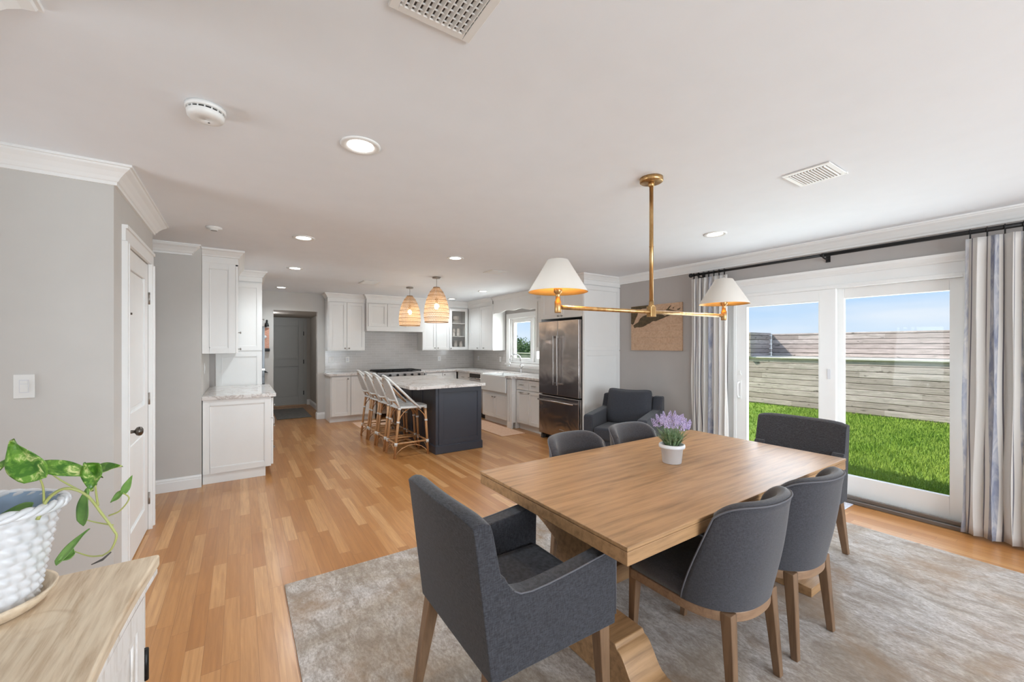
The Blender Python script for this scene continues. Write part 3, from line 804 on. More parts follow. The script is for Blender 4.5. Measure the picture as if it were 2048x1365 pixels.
MB().box(0, 0.05, 0.0, 0.515, 0.10, 2.32).box(0.74, 1.30, 0.02, 0.515, 0.10, 2.32).box(0.05, 0.74, 0.10, 0.515, 0.10, 0.50).box(0.05, 0.74, 0.10, 0.515, 1.74, 2.32).box(0.05, 0.74, 0.46, 0.515, 0.50, 1.74).box(0.0, 1.30, 0.07, 0.515, 0.001, 0.10).build('body', M['cab'], tl)
side_panel(tl, 0, 0.0, 0.515, 1.385, 2.30)
side_panel(tl, 0, 0.0, 0.515, 0.12, 1.365)
for a, b, c, e_ in ((0.05, 0.74, 1.76, 2.30), (0.75, 1.29, 0.12, 1.36), (0.75, 1.29, 1.38, 2.30), (0.05, 0.74, 0.12, 0.48)):
    o = shaker(MB(), a, b, c, e_, 0.0).build('door', M['cab'], tl, 0.0015, 1); knob(a+0.06, c+0.06, o)
cornice(tl, [(-0.012, 0.515), (-0.012, 0.0), (1.3, 0.0)])
ov = thing('wall_oven', 'black double wall oven in the tall white cabinet', 'oven', (0.254, 6.627, 0), L90)
MB().box(0.002, 0.68, 0.0, 0.44, 0.51, 1.73).build('body', M['blackglass'], ov)
MB().box(0.002, 0.68, -0.032, -0.001, 1.135, 1.72).build('upper_door', M['blackglass'], ov, 0.003, 1)
MB().box(0.002, 0.68, -0.032, -0.001, 0.52, 1.105).build('lower_door', M['blackglass'], ov, 0.003, 1)
MB().box(0.002, 0.68, -0.034, -0.001, 1.107, 1.133).build('divider_strip', M['steel_light'], ov)

# back run, facing -Y
ba = cabinet('base_cabinet', 'white base cabinet left of the range, beside the passage opening', (1.402, 8.20, 0), 0, 0.838, 0.595, 0.1, 0.878,
    doors=[(0.02, 0.36, 0.12, 0.865, 0.31, 0.82, 'knob'), (0.365, 0.835, 0.12, 0.865, 0.60, 0.83, 'pull')], toe=0.105)
tag(MB().box(1.372, 2.238, 8.165, 8.787, 0.880, 0.920).build('quartz_worktop', M['quartz'], None, 0.003, 2), 'pale quartz worktop left of the range', 'worktop')
bb = cabinet('base_cabinet', 'white base cabinet between the range and the corner', (3.205, 8.20, 0), 0, 0.793, 0.595, 0.1, 0.878,
    doors=[(0.0, 0.09, 0.12, 0.865, 0.07, 0.82, 'knob'), (0.095, 0.45, 0.12, 0.865, 0.13, 0.82, 'knob'), (0.455, 0.79, 0.12, 0.865, 0.50, 0.82, 'knob')], toe=0.105)
# L-shaped worktop round the corner with the sink cut-out
wt = MB()
wt.box(3.202, 4.737, 8.165, 8.787, 0.880, 0.920).box(3.965, 4.737, 6.975, 8.165, 0.880, 0.920)
wt.box(4.45, 4.737, 6.065, 6.975, 0.880, 0.920)
wt.prism([(3.90, 5.88), (3.90, 6.065), (4.737, 6.065), (4.737, 5.187), (3.985, 5.187), (3.985, 5.82)], 'z', 0.880, 0.920)
tag(wt.build('quartz_worktop', M['quartz'], None, 0.003, 2), 'long L-shaped quartz worktop around the farmhouse sink', 'worktop')

def upper(label, loc, rz, w, d, z0, doors, path, nm='wall_cabinet', carcass=True):
    t = cabinet(nm, label, loc, rz, w, d, z0, 2.32, doors=doors, carcass=carcass)
    cornice(t, path)
    MB().box(0, w, 0.004, 0.0205, 2.305, 2.33).build('face_rail', M['cab'], t)
    MB().box(0, w, 0.004, 0.0205, z0, z0+0.012).build('face_rail', M['cab'], t)
    return t
ua = upper('white two-door wall cabinet beside the passage opening', (1.402, 8.47, 0), 0, 0.693, 0.316, 1.352,
    [(0.02, 0.345, 1.365, 2.30, 0.31, 1.40, 'knob'), (0.35, 0.69, 1.365, 2.30, 0.385, 1.40, 'knob')], [(0.0, 0.316), (0.0, 0.0), (0.693, 0.0)])
hc = upper('white hood cabinet with framed panels over the range', (2.10, 8.34, 0), 0, 1.197, 0.446, 1.763,
    [(0.03, 0.40, 1.84, 2.30, 0, 0, ''), (0.41, 0.78, 1.84, 2.30, 0, 0, ''), (0.79, 1.16, 1.84, 2.30, 0, 0, '')], [(0.0, 0.446), (0.0, 0.0), (1.197, 0.0), (1.197, 0.12)])
MB().box(-0.004, 1.2, -0.012, 0.44, 1.745, 1.785).build('bottom_rail', M['cab'], hc)
ub = upper('white two-door wall cabinet right of the hood', (3.305, 8.47, 0), 0, 0.643, 0.316, 1.352,
    [(0.005, 0.32, 1.365, 2.30, 0.285, 1.40, 'knob'), (0.325, 0.64, 1.365, 2.30, 0.36, 1.40, 'knob')], [(0.0, 0.0), (0.643, 0.0)])
gc = thing('display_cabinet', 'white glass-fronted wall cabinet in the corner holding dishes', 'cabinet', (3.95, 8.47, 0))
MB().box(0, 0.018, 0.021, 0.316, 1.352, 2.32).box(0.44, 0.785, 0.021, 0.316, 1.352, 2.32).box(0.018, 0.44, 0.30, 0.316, 1.352, 2.32).box(0.018, 0.44, 0.021, 0.30, 1.352, 1.372).box(0.018, 0.44, 0.021, 0.30, 2.28, 2.32).build('body', M['cab'], gc)
for z in (1.655, 1.955): MB().box(0.019, 0.439, 0.03, 0.299, z, z+0.018).build('shelf', M['cab'], gc)
gd = frame(MB(), 0, 0.02, -0.458, -0.004, 1.365, 2.30, 0.058, 0.058, 0.058, 0.058)
gd.v = [(-p[1], p[0], p[2]) for p in gd.v]
gdo = gd.build('door', M['cab'], gc)
MB().box(0.06, 0.40, 0.009, 0.012, 1.42, 2.245).build('glass_pane', M['cabglass'], gdo); knob(0.03, 1.39, gdo)
cornice(gc, [(0.0, 0.0), (0.47, 0.0)])
cr = upper('white two-door wall cabinet on the window wall, left of the kitchen window', (4.42, 8.465, 0), R90, 1.105, 0.316, 1.352,
    [(0.05, 0.56, 1.365, 2.30, 0.47, 1.40, 'knob'), (0.565, 1.10, 1.365, 2.30, 0.75, 1.40, 'knob')], [(0.0, 0.0), (1.105, 0.0)])
side_panel(cr, 1.105, 0.0, 0.316, 1.352, 2.33, 1, 0.002)
cr2 = upper('white wall cabinet between the kitchen window and the refrigerator', (4.42, 5.87, 0), R90, 0.68, 0.316, 1.352,
    [(0.005, 0.34, 1.365, 2.30, 0.31, 1.40, 'knob'), (0.345, 0.675, 1.365, 2.30, 0.38, 1.40, 'knob')], [(0.0, 0.0), (0.68, 0.0)])
val = thing('window_valance', 'white scalloped wooden valance above the kitchen window', 'valance', (4.44, 7.358, 0), R90)
W_ = 1.486; pts = []
for i in range(41):
    u = i/40; x = u*W_
    z = 2.10+0.055*(abs(math.sin(PI*u))**0.6)+0.012*math.cos(6*PI*u)
    pts.append((x, z))
MB().prism([(W_, 2.33), (0, 2.33)]+pts, 'y', 0.0, 0.02).build('scalloped_board', M['cab'], val)
cornice(val, [(0.0, 0.0), (W_, 0.0)])

# right run, facing -X
dr = cabinet('base_cabinet', 'white drawer base cabinet in the corner beside the dishwasher', (4.0, 8.175, 0), R90, 0.585, 0.73, 0.1, 0.878,
    drawers=[(0.03, 0.58, 0.69, 0.865), (0.03, 0.58, 0.41, 0.685), (0.03, 0.58, 0.12, 0.405)], toe=0.105)
dw = thing('dishwasher', 'stainless dishwasher between the corner drawers and the sink', 'dishwasher', (3.99, 7.585, 0), R90)
MB().box(0.002, 0.598, 0.03, 0.62, 0.10, 0.876).build('body', M['dark'], dw)
MB().box(0.004, 0.596, 0.0, 0.029, 0.115, 0.77).build('door', M['steel_light'], dw, 0.003, 1)
MB().box(0.004, 0.596, 0.0, 0.029, 0.775, 0.872).build('control_panel', M['dark'], dw, 0.003, 1)
MB().tube([(0.04, -0.045, 0.79), (0.56, -0.045, 0.79)], 0.011, 10).tube([(0.06, 0, 0.79), (0.06, -0.045, 0.79)], 0.008, 8).tube([(0.54, 0, 0.79), (0.54, -0.045, 0.79)], 0.008, 8).build('handle', M['steel_light'], dw)
MB().box(0.002, 0.598, 0.07, 0.3, 0.001, 0.098).build('kick_plate', M['black'], dw)
sb = cabinet('sink_cabinet', 'white double-door cabinet under the farmhouse sink with side post', (3.945, 6.98, 0), R90, 1.08, 0.78, 0.1, 0.60,
    doors=[(0.03, 0.475, 0.12, 0.53, 0.43, 0.50, 'knob'), (0.48, 0.92, 0.12, 0.53, 0.52, 0.50, 'knob')], toe=0.105)
MB().box(0.925, 1.078, -0.012, 0.77, 0.601, 0.878).box(0.925, 1.078, -0.012, 0.02, 0.001, 0.60).box(0.955, 0.965, -0.018, -0.012, 0.12, 0.86).box(0.995, 1.005, -0.018, -0.012, 0.12, 0.86).box(1.035, 1.045, -0.018, -0.012, 0.12, 0.86).build('fluted_post', M['cab'], sb)
MB().box(0.0, 0.004, 0.02, 0.77, 0.601, 0.878).build('side_gable', M['cab'], sb)
br = cabinet('base_cabinet', 'white base cabinet with two drawers beside the refrigerator', (4.02, 5.885, 0), R90, 0.69, 0.71, 0.1, 0.878,
    doors=[(0.005, 0.36, 0.12, 0.685, 0.17, 0.65, 'pull'), (0.365, 0.685, 0.12, 0.685, 0.39, 0.65, 'knob')], drawers=[(0.005, 0.36, 0.695, 0.865), (0.365, 0.685, 0.695, 0.865)], toe=0.105)
# sink
sk = thing('farmhouse_sink', 'white apron-front farmhouse sink below the kitchen window', 'sink', (3.905, 6.972, 0), R90)
ms = MB()
ms.box(0, 0.905, 0, 0.03, 0.605, 0.905).box(0, 0.03, 0.03, 0.54, 0.66, 0.905).box(0.875, 0.905, 0.03, 0.54, 0.66, 0.905).box(0.03, 0.875, 0.51, 0.54, 0.66, 0.905).box(0.03, 0.875, 0.03, 0.51, 0.66, 0.685)
ms.build('basin', M['porcelain'], sk, 0.008, 3)
MB().lathe([(0.001, 0.686), (0.04, 0.686), (0.04, 0.689), (0.001, 0.689)], c=(0.45, 0.27, 0), seg=20).build('drain', M['chrome'], sk)
fc = thing('kitchen_faucet', 'chrome gooseneck faucet behind the farmhouse sink', 'faucet', (4.58, 6.56, 0.921))
MB().lathe([(0.001, 0), (0.03, 0), (0.03, 0.01), (0.02, 0.02), (0.018, 0.14), (0.013, 0.15)], seg=16).build('base', M['chrome'], fc)
pts = [(0, 0, 0.14), (0, 0, 0.26)]
for k in range(1, 13):
    a = PI*k/12; pts.append((-0.09+0.09*math.cos(a), 0.0, 0.27+0.09*math.sin(a)))
pts.append((-0.185, 0.0, 0.20))
MB().tube([(p[0], p[0]*-0.55, p[2]) for p in pts], 0.012, 10).build('spout', M['chrome'], fc)
MB().tube([(-0.185, 0.10, 0.205), (-0.19, 0.104, 0.13)], [0.013, 0.019], 10).build('spray_head', M['chrome'], fc)
MB().tube([(0, -0.018, 0.09), (0, -0.06, 0.11), (0.0, -0.09, 0.15)], [0.010, 0.008, 0.006], 8).build('handle', M['chrome'], fc)

# refrigerator surround and refrigerator
rc = thing('refrigerator_surround', 'tall white panelled surround and cabinet enclosing the refrigerator', 'cabinet', (4.012, 5.165, 0), R90)
MB().box(0.94, 0.962, 0.0, 0.736, 0.001, 2.33).box(-0.02, 0.0, 0.0, 0.736, 0.001, 2.33).box(0, 0.94, 0.021, 0.736, 1.865, 2.33).build('body', M['cab'], rc)
side_panel(rc, 0.962, 0.005, 0.734, 1.385, 2.31, 1)
side_panel(rc, 0.962, 0.005, 0.734, 0.06, 1.370, 1)
for a, b, k in ((0.003, 0.469, 0.43), (0.472, 0.937, 0.51)):
    o = shaker(MB(), a, b, 1.87, 2.30).build('door', M['cab'], rc, 0.0015, 1); knob(k, 1.90, o)
cornice(rc, [(-0.02, 0.35), (-0.02, 0.0), (0.974, 0.0), (0.974, 0.735)])
rf = thing('refrigerator', 'dark stainless french-door refrigerator beside the tall white panel', 'refrigerator', (3.95, 5.150, 0), R90)
MB().box(0.008, 0.912, 0.065, 0.78, 0.05, 1.80).box(0.2, 0.75, 0.12, 0.7, 1.80, 1.83).build('body', M['black'], rf)
RFD = (0.0, 0.456, 0.460, 0.918)
for a, b, hx in ((0.002, 0.457, 0.415), (0.461, 0.916, 0.503)):
    o = MB().box(a, b, 0.0, 0.06, 0.705, 1.825).build('door', M['steel'], rf, 0.008, 3)
    MB().box(hx-0.011, hx+0.011, -0.062, -0.040, 0.86, 1.60).box(hx-0.011, hx+0.011, -0.045, 0.0, 0.865, 0.895).box(hx-0.011, hx+0.011, -0.045, 0.0, 1.565, 1.595).build('handle', M['steel_light'], o, 0.004, 2)
fz = MB().box(0.002, 0.916, 0.0, 0.06, 0.085, 0.685).build('freezer_drawer', M['steel'], rf, 0.008, 3)
MB().tube([(0.05, -0.055, 0.615), (0.87, -0.055, 0.615)], 0.013, 12).tube([(0.09, 0, 0.615), (0.09, -0.055, 0.615)], 0.010, 8).tube([(0.83, 0, 0.615), (0.83, -0.055, 0.615)], 0.010, 8).build('handle', M['steel_light'], fz)
MB().box(0.50, 0.61, -0.004, 0.0, 0.17, 0.205).build('badge', M['steel_light'], fz, 0.002, 1)
MB().box(0.02, 0.90, 0.08, 0.2, 0.012, 0.085).build('grille', M['black'], rf)
for x in (0.03, 0.83): MB().box(x, x+0.05, 0.02, 0.12, 0.001, 0.05).build('foot', M['dark'], rf)

# range
rg = thing('gas_range', 'stainless gas range with black grates under the hood cabinet', 'range', (2.242, 8.125, 0))
MB().box(0.002, 0.956, 0.03, 0.66, 0.10, 0.905).build('body', M['steel_light'], rg)
MB().box(0.002, 0.956, -0.015, 0.05, 0.80, 0.918).build('control_panel', M['steel_light'], rg, 0.006, 2)
for k in range(6):
    MM = Matrix.Translation((0.10+0.15*k, -0.015, 0.86)) @ Matrix.Rotation(PI/2, 4, 'X')
    MB().lathe([(0.001, 0), (0.024, 0), (0.022, 0.03), (0.001, 0.031)], seg=14, M=MM).build('knob', M['black'], rg)
o = MB().box(0.01, 0.948, 0.0, 0.03, 0.20, 0.79).build('oven_door', M['steel_light'], rg, 0.004, 1)
MB().tube([(0.06, -0.05, 0.74), (0.90, -0.05, 0.74)], 0.012, 10).tube([(0.1, 0, 0.74), (0.1, -0.05, 0.74)], 0.009, 8).tube([(0.86, 0, 0.74), (0.86, -0.05, 0.74)], 0.009, 8).build('handle', M['steel_light'], o)
MB().box(0.02, 0.94, 0.06, 0.64, 0.905, 0.914).build('cooktop', M['blackglass'], rg)
for k in range(3):
    g_ = MB(); x0 = 0.03+0.305*k; x1 = x0+0.29
    for y in (0.08, 0.22, 0.36, 0.50, 0.62): g_.box(x0, x1, y, y+0.014, 0.932, 0.950)
    for x in (x0, x0+0.07, x0+0.14, x0+0.21, x1-0.012): g_.box(x, x+0.012, 0.08, 0.634, 0.932, 0.950)
    for x in (x0, x1-0.012):
        for y in (0.08, 0.62): g_.box(x, x+0.012, y, y+0.014, 0.914, 0.932)
    g_.build('grate', M['iron'], rg)

# dishes in the glass cabinet
def dish(name, label, cat, prof, loc, group, seg=20):
    o = MB().lathe(prof, seg=seg).build(name, M['stoneware']); o.location = loc
    return tag(o, label, cat, group)
plate = [(0.001, 0.004), (0.06, 0.004), (0.09, 0.012), (0.115, 0.018), (0.115, 0.014), (0.07, 0.0), (0.001, 0.0)]
names = ['lowest', 'second', 'third', 'topmost']
for k in range(4): dish('plate', 'cream plate, %s in the stack on the top shelf of the glass cabinet' % names[k], 'plate', plate, (4.185, 8.64, 1.9745+0.0115*k), 'plates on the top shelf of the glass cabinet')
bowl = [(0.001, 0.0), (0.035, 0.0), (0.065, 0.025), (0.085, 0.06), (0.081, 0.06), (0.06, 0.028), (0.03, 0.008), (0.001, 0.008)]
for k in range(3): dish('bowl', 'cream bowl, %s in the stack on top of the plates' % ['lowest', 'middle', 'topmost'][k], 'bowl', bowl, (4.185, 8.64, 2.0325+0.022*k), 'bowls stacked on the plates in the glass cabinet')
mug = [(0.001, 0.0), (0.036, 0.0), (0.042, 0.01), (0.042, 0.045), (0.036, 0.075), (0.038, 0.085), (0.034, 0.085), (0.032, 0.075), (0.036, 0.045), (0.001, 0.008)]
for j, (x, s_) in enumerate(((4.12, 'left'), (4.24, 'right'))):
    for k in range(2):
        dish('cup', 'cream cup in the %s pair on the middle shelf, %s' % (s_, ['lower one', 'stacked on top'][k]), 'cup', mug, (x, 8.62, 1.6735+0.087*k), 'cups on the middle shelf of the glass cabinet')
vase = [(0.001, 0.0), (0.035, 0.0), (0.045, 0.05), (0.05, 0.11), (0.038, 0.16), (0.045, 0.20), (0.041, 0.20), (0.034, 0.16), (0.04, 0.10), (0.001, 0.01)]
dish('pitcher', 'tall cream pitcher on the bottom shelf of the glass cabinet', 'pitcher', vase, (4.17, 8.62, 1.3725), None)
dish('pitcher', 'second cream pitcher at the right of the bottom shelf', 'pitcher', [(r*.85, z*.92) for r, z in vase], (4.30, 8.60, 1.3725), None)

# island
isl = thing('kitchen_island', 'dark navy kitchen island with panelled end', 'island', (2.17, 5.07, 0))
MB().box(0.30, 0.688, 0.012, 1.86, 0.10, 0.878).box(0.0, 0.30, 0.012, 0.05, 0.10, 0.878).box(0.0, 0.05, 0.05, 0.12, 0.10, 0.878).box(0.02, 0.30, 0.05, 1.86, 0.10, 0.878).build('body', M['navy'], isl)
shaker(MB(), 0.04, 0.690, 0.115, 0.876, 0.0, 0.012, 0.06).build('end_panel', M['navy'], isl, 0.002, 1)
sp = MB()
for k in range(4):
    y0 = 0.12+0.435*k
    q = MB(); shaker(q, -(y0+0.43), -y0, 0.12, 0.87, 0.0, 0.02, 0.055)
    q.v = [(p[1], -p[0], p[2]) for p in q.v]
    q.build('side_panel', M['navy'], isl, 0.002, 1)
MB().box(-0.015, 0.703, -0.015, 1.875, 0.001, 0.105).box(-0.008, 0.696, -0.008, 1.868, 0.105, 0.115).build('plinth', M['navy'], isl, 0.004, 1)
for k in range(3):
    q = MB(); shaker(q, 0.05+0.6*k, 0.64+0.6*k, 0.12, 0.87, 0.0, 0.02, 0.055)
    q.v = [(0.708-p[1], p[0], p[2]) for p in q.v]
    q.build('door', M['navy'], isl, 0.002, 1)
iw = MB().prism([(1.90, 5.03), (2.905, 5.03), (2.905, 6.97), (1.90, 6.97), (1.82, 6.89), (1.82, 5.11)], 'z', 0.880, 0.920)
tag(iw.build('quartz_island_top', M['quartz'], None, 0.003, 2), 'pale veined quartz slab on the navy island', 'worktop')

# mats
M['mat_tan'] = fabric('tan_mat_weave', 'd0a382', 'dcb597', 0.5)
M['mat_dark'] = fabric('dark_mat_weave', '4a443f', '6a635a', 0.3)
tag(MB().box(3.47, 3.92, 5.48, 7.25, 0.001, 0.008).build('floor_mat', M['mat_tan'], None, 0.002, 1), 'tan runner mat in front of the sink cabinets', 'mat')
tag(MB().box(1.75, 3.1, 7.45, 8.02, 0.001, 0.008).build('floor_mat', M['mat_tan'], None, 0.002, 1), 'tan mat behind the stools in front of the range', 'mat')
tag(MB().box(0.60, 1.22, 9.15, 10.6, 0.001, 0.010).build('floor_mat', M['mat_dark'], None, 0.002, 1), 'dark doormat in the dim passage', 'mat')
# ------------------------------------------------------------------ ceiling fixtures
def recessed(x, y, label):
    pw = LAMP_W*(1.25 if y > 4 else 1.0)*(0.6 if x > 3.7 else 1)*(0.75 if (x < 1 and y > 5) else 1)
    t = thing('recessed_light', label, 'ceiling light', (x, y, CZ), 0, 'recessed ceiling lights')
    MB().lathe([(0.097, -0.001), (0.097, -0.006), (0.088, -0.010), (0.066, -0.006), (0.062, -0.002), (0.062, -0.001)], seg=36, cap=False).build('trim_ring', M['plastic'], t)
    MB().lathe([(0.001, -0.0035), (0.062, -0.0035), (0.062, -0.001), (0.001, -0.001)], seg=32).build('diffuser', M['lamp'], t)
    l = D.lights.new('recessed_lamp', 'SPOT'); l.energy = pw; l.color = LAMP_COL
    l.shadow_soft_size = 0.06; l.spot_size = math.radians(150); l.spot_blend = 0.9
    o = D.objects.new('recessed_lamp', l); COL.objects.link(o); o.parent = t; o.location = (0, 0, -0.03)
    return t
for x, y, lb in [(0.51, 2.15, 'large recessed ceiling light nearest the smoke detector'), (3.60, 2.06, 'recessed ceiling light in front of the curtain rod'),
                 (0.50, 4.29, 'recessed ceiling light, first in the row leading to the passage'), (0.60, 6.03, 'recessed ceiling light, second in the row leading to the passage'),
                 (0.60, 8.15, 'recessed ceiling light just in front of the passage opening'), (2.08, 4.30, 'recessed ceiling light between the chandelier and the woven pendants'),
                 (3.78, 6.64, 'recessed ceiling light in front of the kitchen window'), (3.83, 8.10, 'recessed ceiling light near the glass-fronted cabinet')]:
    recessed(x, y, lb)

def vent(name, label, x0, x1, y0, y1, n, along, cross=False):
    t = thing(name, label, 'ceiling vent', ((x0+x1)/2, (y0+y1)/2, CZ), 0)
    a, b = (x1-x0)/2, (y1-y0)/2
    m = MB(); w = 0.028
    for s in (-1, 1):
        m.box(min(s*a, s*(a-w)), max(s*a, s*(a-w)), -b, b, -0.009, -0.001)
        m.box(-a+w, a-w, min(s*b, s*(b-w)), max(s*b, s*(b-w)), -0.009, -0.001)
    m.build('frame', M['plastic'], t, 0.003, 1)
    MB().box(-a+w, a-w, -b+w, b-w, -0.003, -0.001).build('backing', M['dark'], t)
    sl_ = MB()
    for k in range(n):
        if along == 'x':
            c = -b+w+(k+.5)*(2*(b-w))/n
            sl_.hexa([(-a+w, c-0.006, -0.003), (a-w, c-0.006, -0.003), (a-w, c-0.004, -0.003), (-a+w, c-0.004, -0.003)], [(-a+w, c+0.001, -0.012), (a-w, c+0.001, -0.012), (a-w, c+0.004, -0.012), (-a+w, c+0.004, -0.012)])
        else:
            c = -a+w+(k+.5)*(2*(a-w))/n
            sl_.hexa([(c-0.006, -b+w, -0.003), (c-0.004, -b+w, -0.003), (c-0.004, b-w, -0.003), (c-0.006, b-w, -0.003)], [(c+0.001, -b+w, -0.012), (c+0.004, -b+w, -0.012), (c+0.004, b-w, -0.012), (c+0.001, b-w, -0.012)])
    sl_.build('louvres', M['plastic'], t)
    if cross:
        g = MB(); q = int((2*(b-w))/0.024)
        for k in range(q):
            c = -b+w+(k+.5)*(2*(b-w))/q
            g.box(-a+w, a-w, c-0.0015, c+0.0015, -0.008, -0.003)
        g.build('rear_louvres', M['plastic'], t)
    return t
vent('ceiling_vent', 'large white ceiling grille cut off at the top edge', 0.365, 0.638, 0.84, 1.215, 11, 'y', True)
vent('ceiling_vent', 'white slatted ceiling vent above the sliding door side of the table', 2.70, 2.977, 0.895, 1.137, 12, 'x')
vent('ceiling_vent', 'small ceiling vent right of the woven pendants', 2.80, 3.04, 4.67, 4.92, 9, 'x')
vent('ceiling_vent', 'small ceiling vent left of the woven pendants', 1.60, 1.87, 6.55, 6.90, 9, 'x')
sd = thing('smoke_detector', 'round white smoke detector near the crown moulding corner', 'smoke detector', (-0.122, 2.18, CZ))
MB().lathe([(0.001, -0.001), (0.072, -0.001), (0.072, -0.016), (0.068, -0.018), (0.060, -0.018), (0.001, -0.018)], seg=40).build('base', M['plastic'], sd)
MB().lathe([(0.058, -0.018), (0.058, -0.026)], seg=40, cap=False).build('vent_slots', M['black'], sd)
MB().lathe([(0.066, -0.026), (0.068, -0.029), (0.064, -0.046), (0.050, -0.052), (0.001, -0.053), (0.001, -0.026)], seg=40, cap=False).build('cover', M['plastic'], sd)
sr = MB()
for k in range(16):
    a = 2*PI*k/16; sr.tube([(0.062*math.cos(a), 0.062*math.sin(a), -0.017), (0.062*math.cos(a), 0.062*math.sin(a), -0.027)], 0.003, 6)
sr.build('ribs', M['plastic'], sd)
MB().lathe([(0.001, -0.0535), (0.004, -0.0535), (0.004, -0.052), (0.001, -0.052)], c=(0.01, 0.02, 0), seg=10).build('test_light', M['black'], sd)
s2 = thing('smoke_detector', 'small white ceiling sensor above the left wall cabinet', 'smoke detector', (-0.186, 4.34, CZ))
MB().lathe([(0.001, -0.001), (0.06, -0.001), (0.058, -0.012), (0.03, -0.016), (0.03, -0.028), (0.001, -0.03)], seg=28, cap=False).build('base', M['plastic'], s2)
MB().lathe([(0.001, -0.031), (0.022, -0.031), (0.024, -0.027), (0.001, -0.027)], seg=20).build('sensor_ring', M['nickel'], s2)

# ------------------------------------------------------------------ chandelier
CH = (2.08, 1.59)
ch = thing('chandelier', 'brass two-arm linear chandelier with ivory cone shades over the dining table', 'chandelier', (CH[0], CH[1], 0), math.radians(-6.3))
MB().lathe([(0.001, CZ-0.001), (0.068, CZ-0.001), (0.068, CZ-0.024), (0.064, CZ-0.027), (0.001, CZ-0.027)], seg=40).lathe([(0.018, CZ-0.027), (0.018, CZ-0.05), (0.013, CZ-0.053)], seg=16).build('canopy', M['brass'], ch)
MB().tube([(0, 0, CZ-0.03), (0, 0, 1.69)], 0.012, 16).lathe([(0.0135, 2.055), (0.0135, 2.05)], seg=16).lathe([(0.015, 1.72), (0.015, 1.70), (0.02, 1.695), (0.02, 1.685)], seg=16).build('stem', M['brass'], ch)
MB().box(-0.022, 0.022, -0.018, 0.018, 1.625, 1.69).build('hub', M['brass'], ch, 0.003, 2)
MB().tube([(-0.66, 0, 1.655), (0.66, 0, 1.655)], 0.0115, 14).build('cross_arm', M['brass'], ch)
for s in (-1, 1):
    x = s*0.68
    sk_ = MB().lathe([(0.016, 1.625), (0.018, 1.628), (0.018, 1.685), (0.013, 1.69), (0.011, 1.72), (0.013, 1.725), (0.022, 1.735), (0.022, 1.765), (0.012, 1.77), (0.012, 1.80)], c=(x, 0, 0), seg=20).build('socket', M['brass'], ch)
    MB().sphere((x, 0, 1.825), 0.018, 0.018, 0.026).build('bulb', M['bulb'], sk_)
    sh = MB().lathe([(0.158, 1.735), (0.055, 1.905)], c=(x, 0, 0), seg=48, cap=False).lathe([(0.055, 1.905), (0.001, 1.906)], c=(x, 0, 0), seg=48, cap=False).sphere((x, 0, 1.912), 0.006).build('lamp_shade', M['shade'], ch)
    MB().lathe([(0.158, 1.735), (0.1555, 1.7345), (0.0525, 1.9045)], c=(x, 0, 0), seg=48, cap=False).build('gold_lining', M['shade_in'], sh)
    MB().tube([(x-0.052, 0, 1.895), (x+0.052, 0, 1.895)], 0.0015, 6).tube([(x, -0.052, 1.895), (x, 0.052, 1.895)], 0.0015, 6).build('spider', M['brass'], sh)
    l = D.lights.new('shade_lamp', 'POINT'); l.energy = 11; l.color = (1, 0.76, 0.46); l.shadow_soft_size = 0.03
    o = D.objects.new('shade_lamp', l); COL.objects.link(o); o.parent = ch; o.location = (x, 0, 1.79)

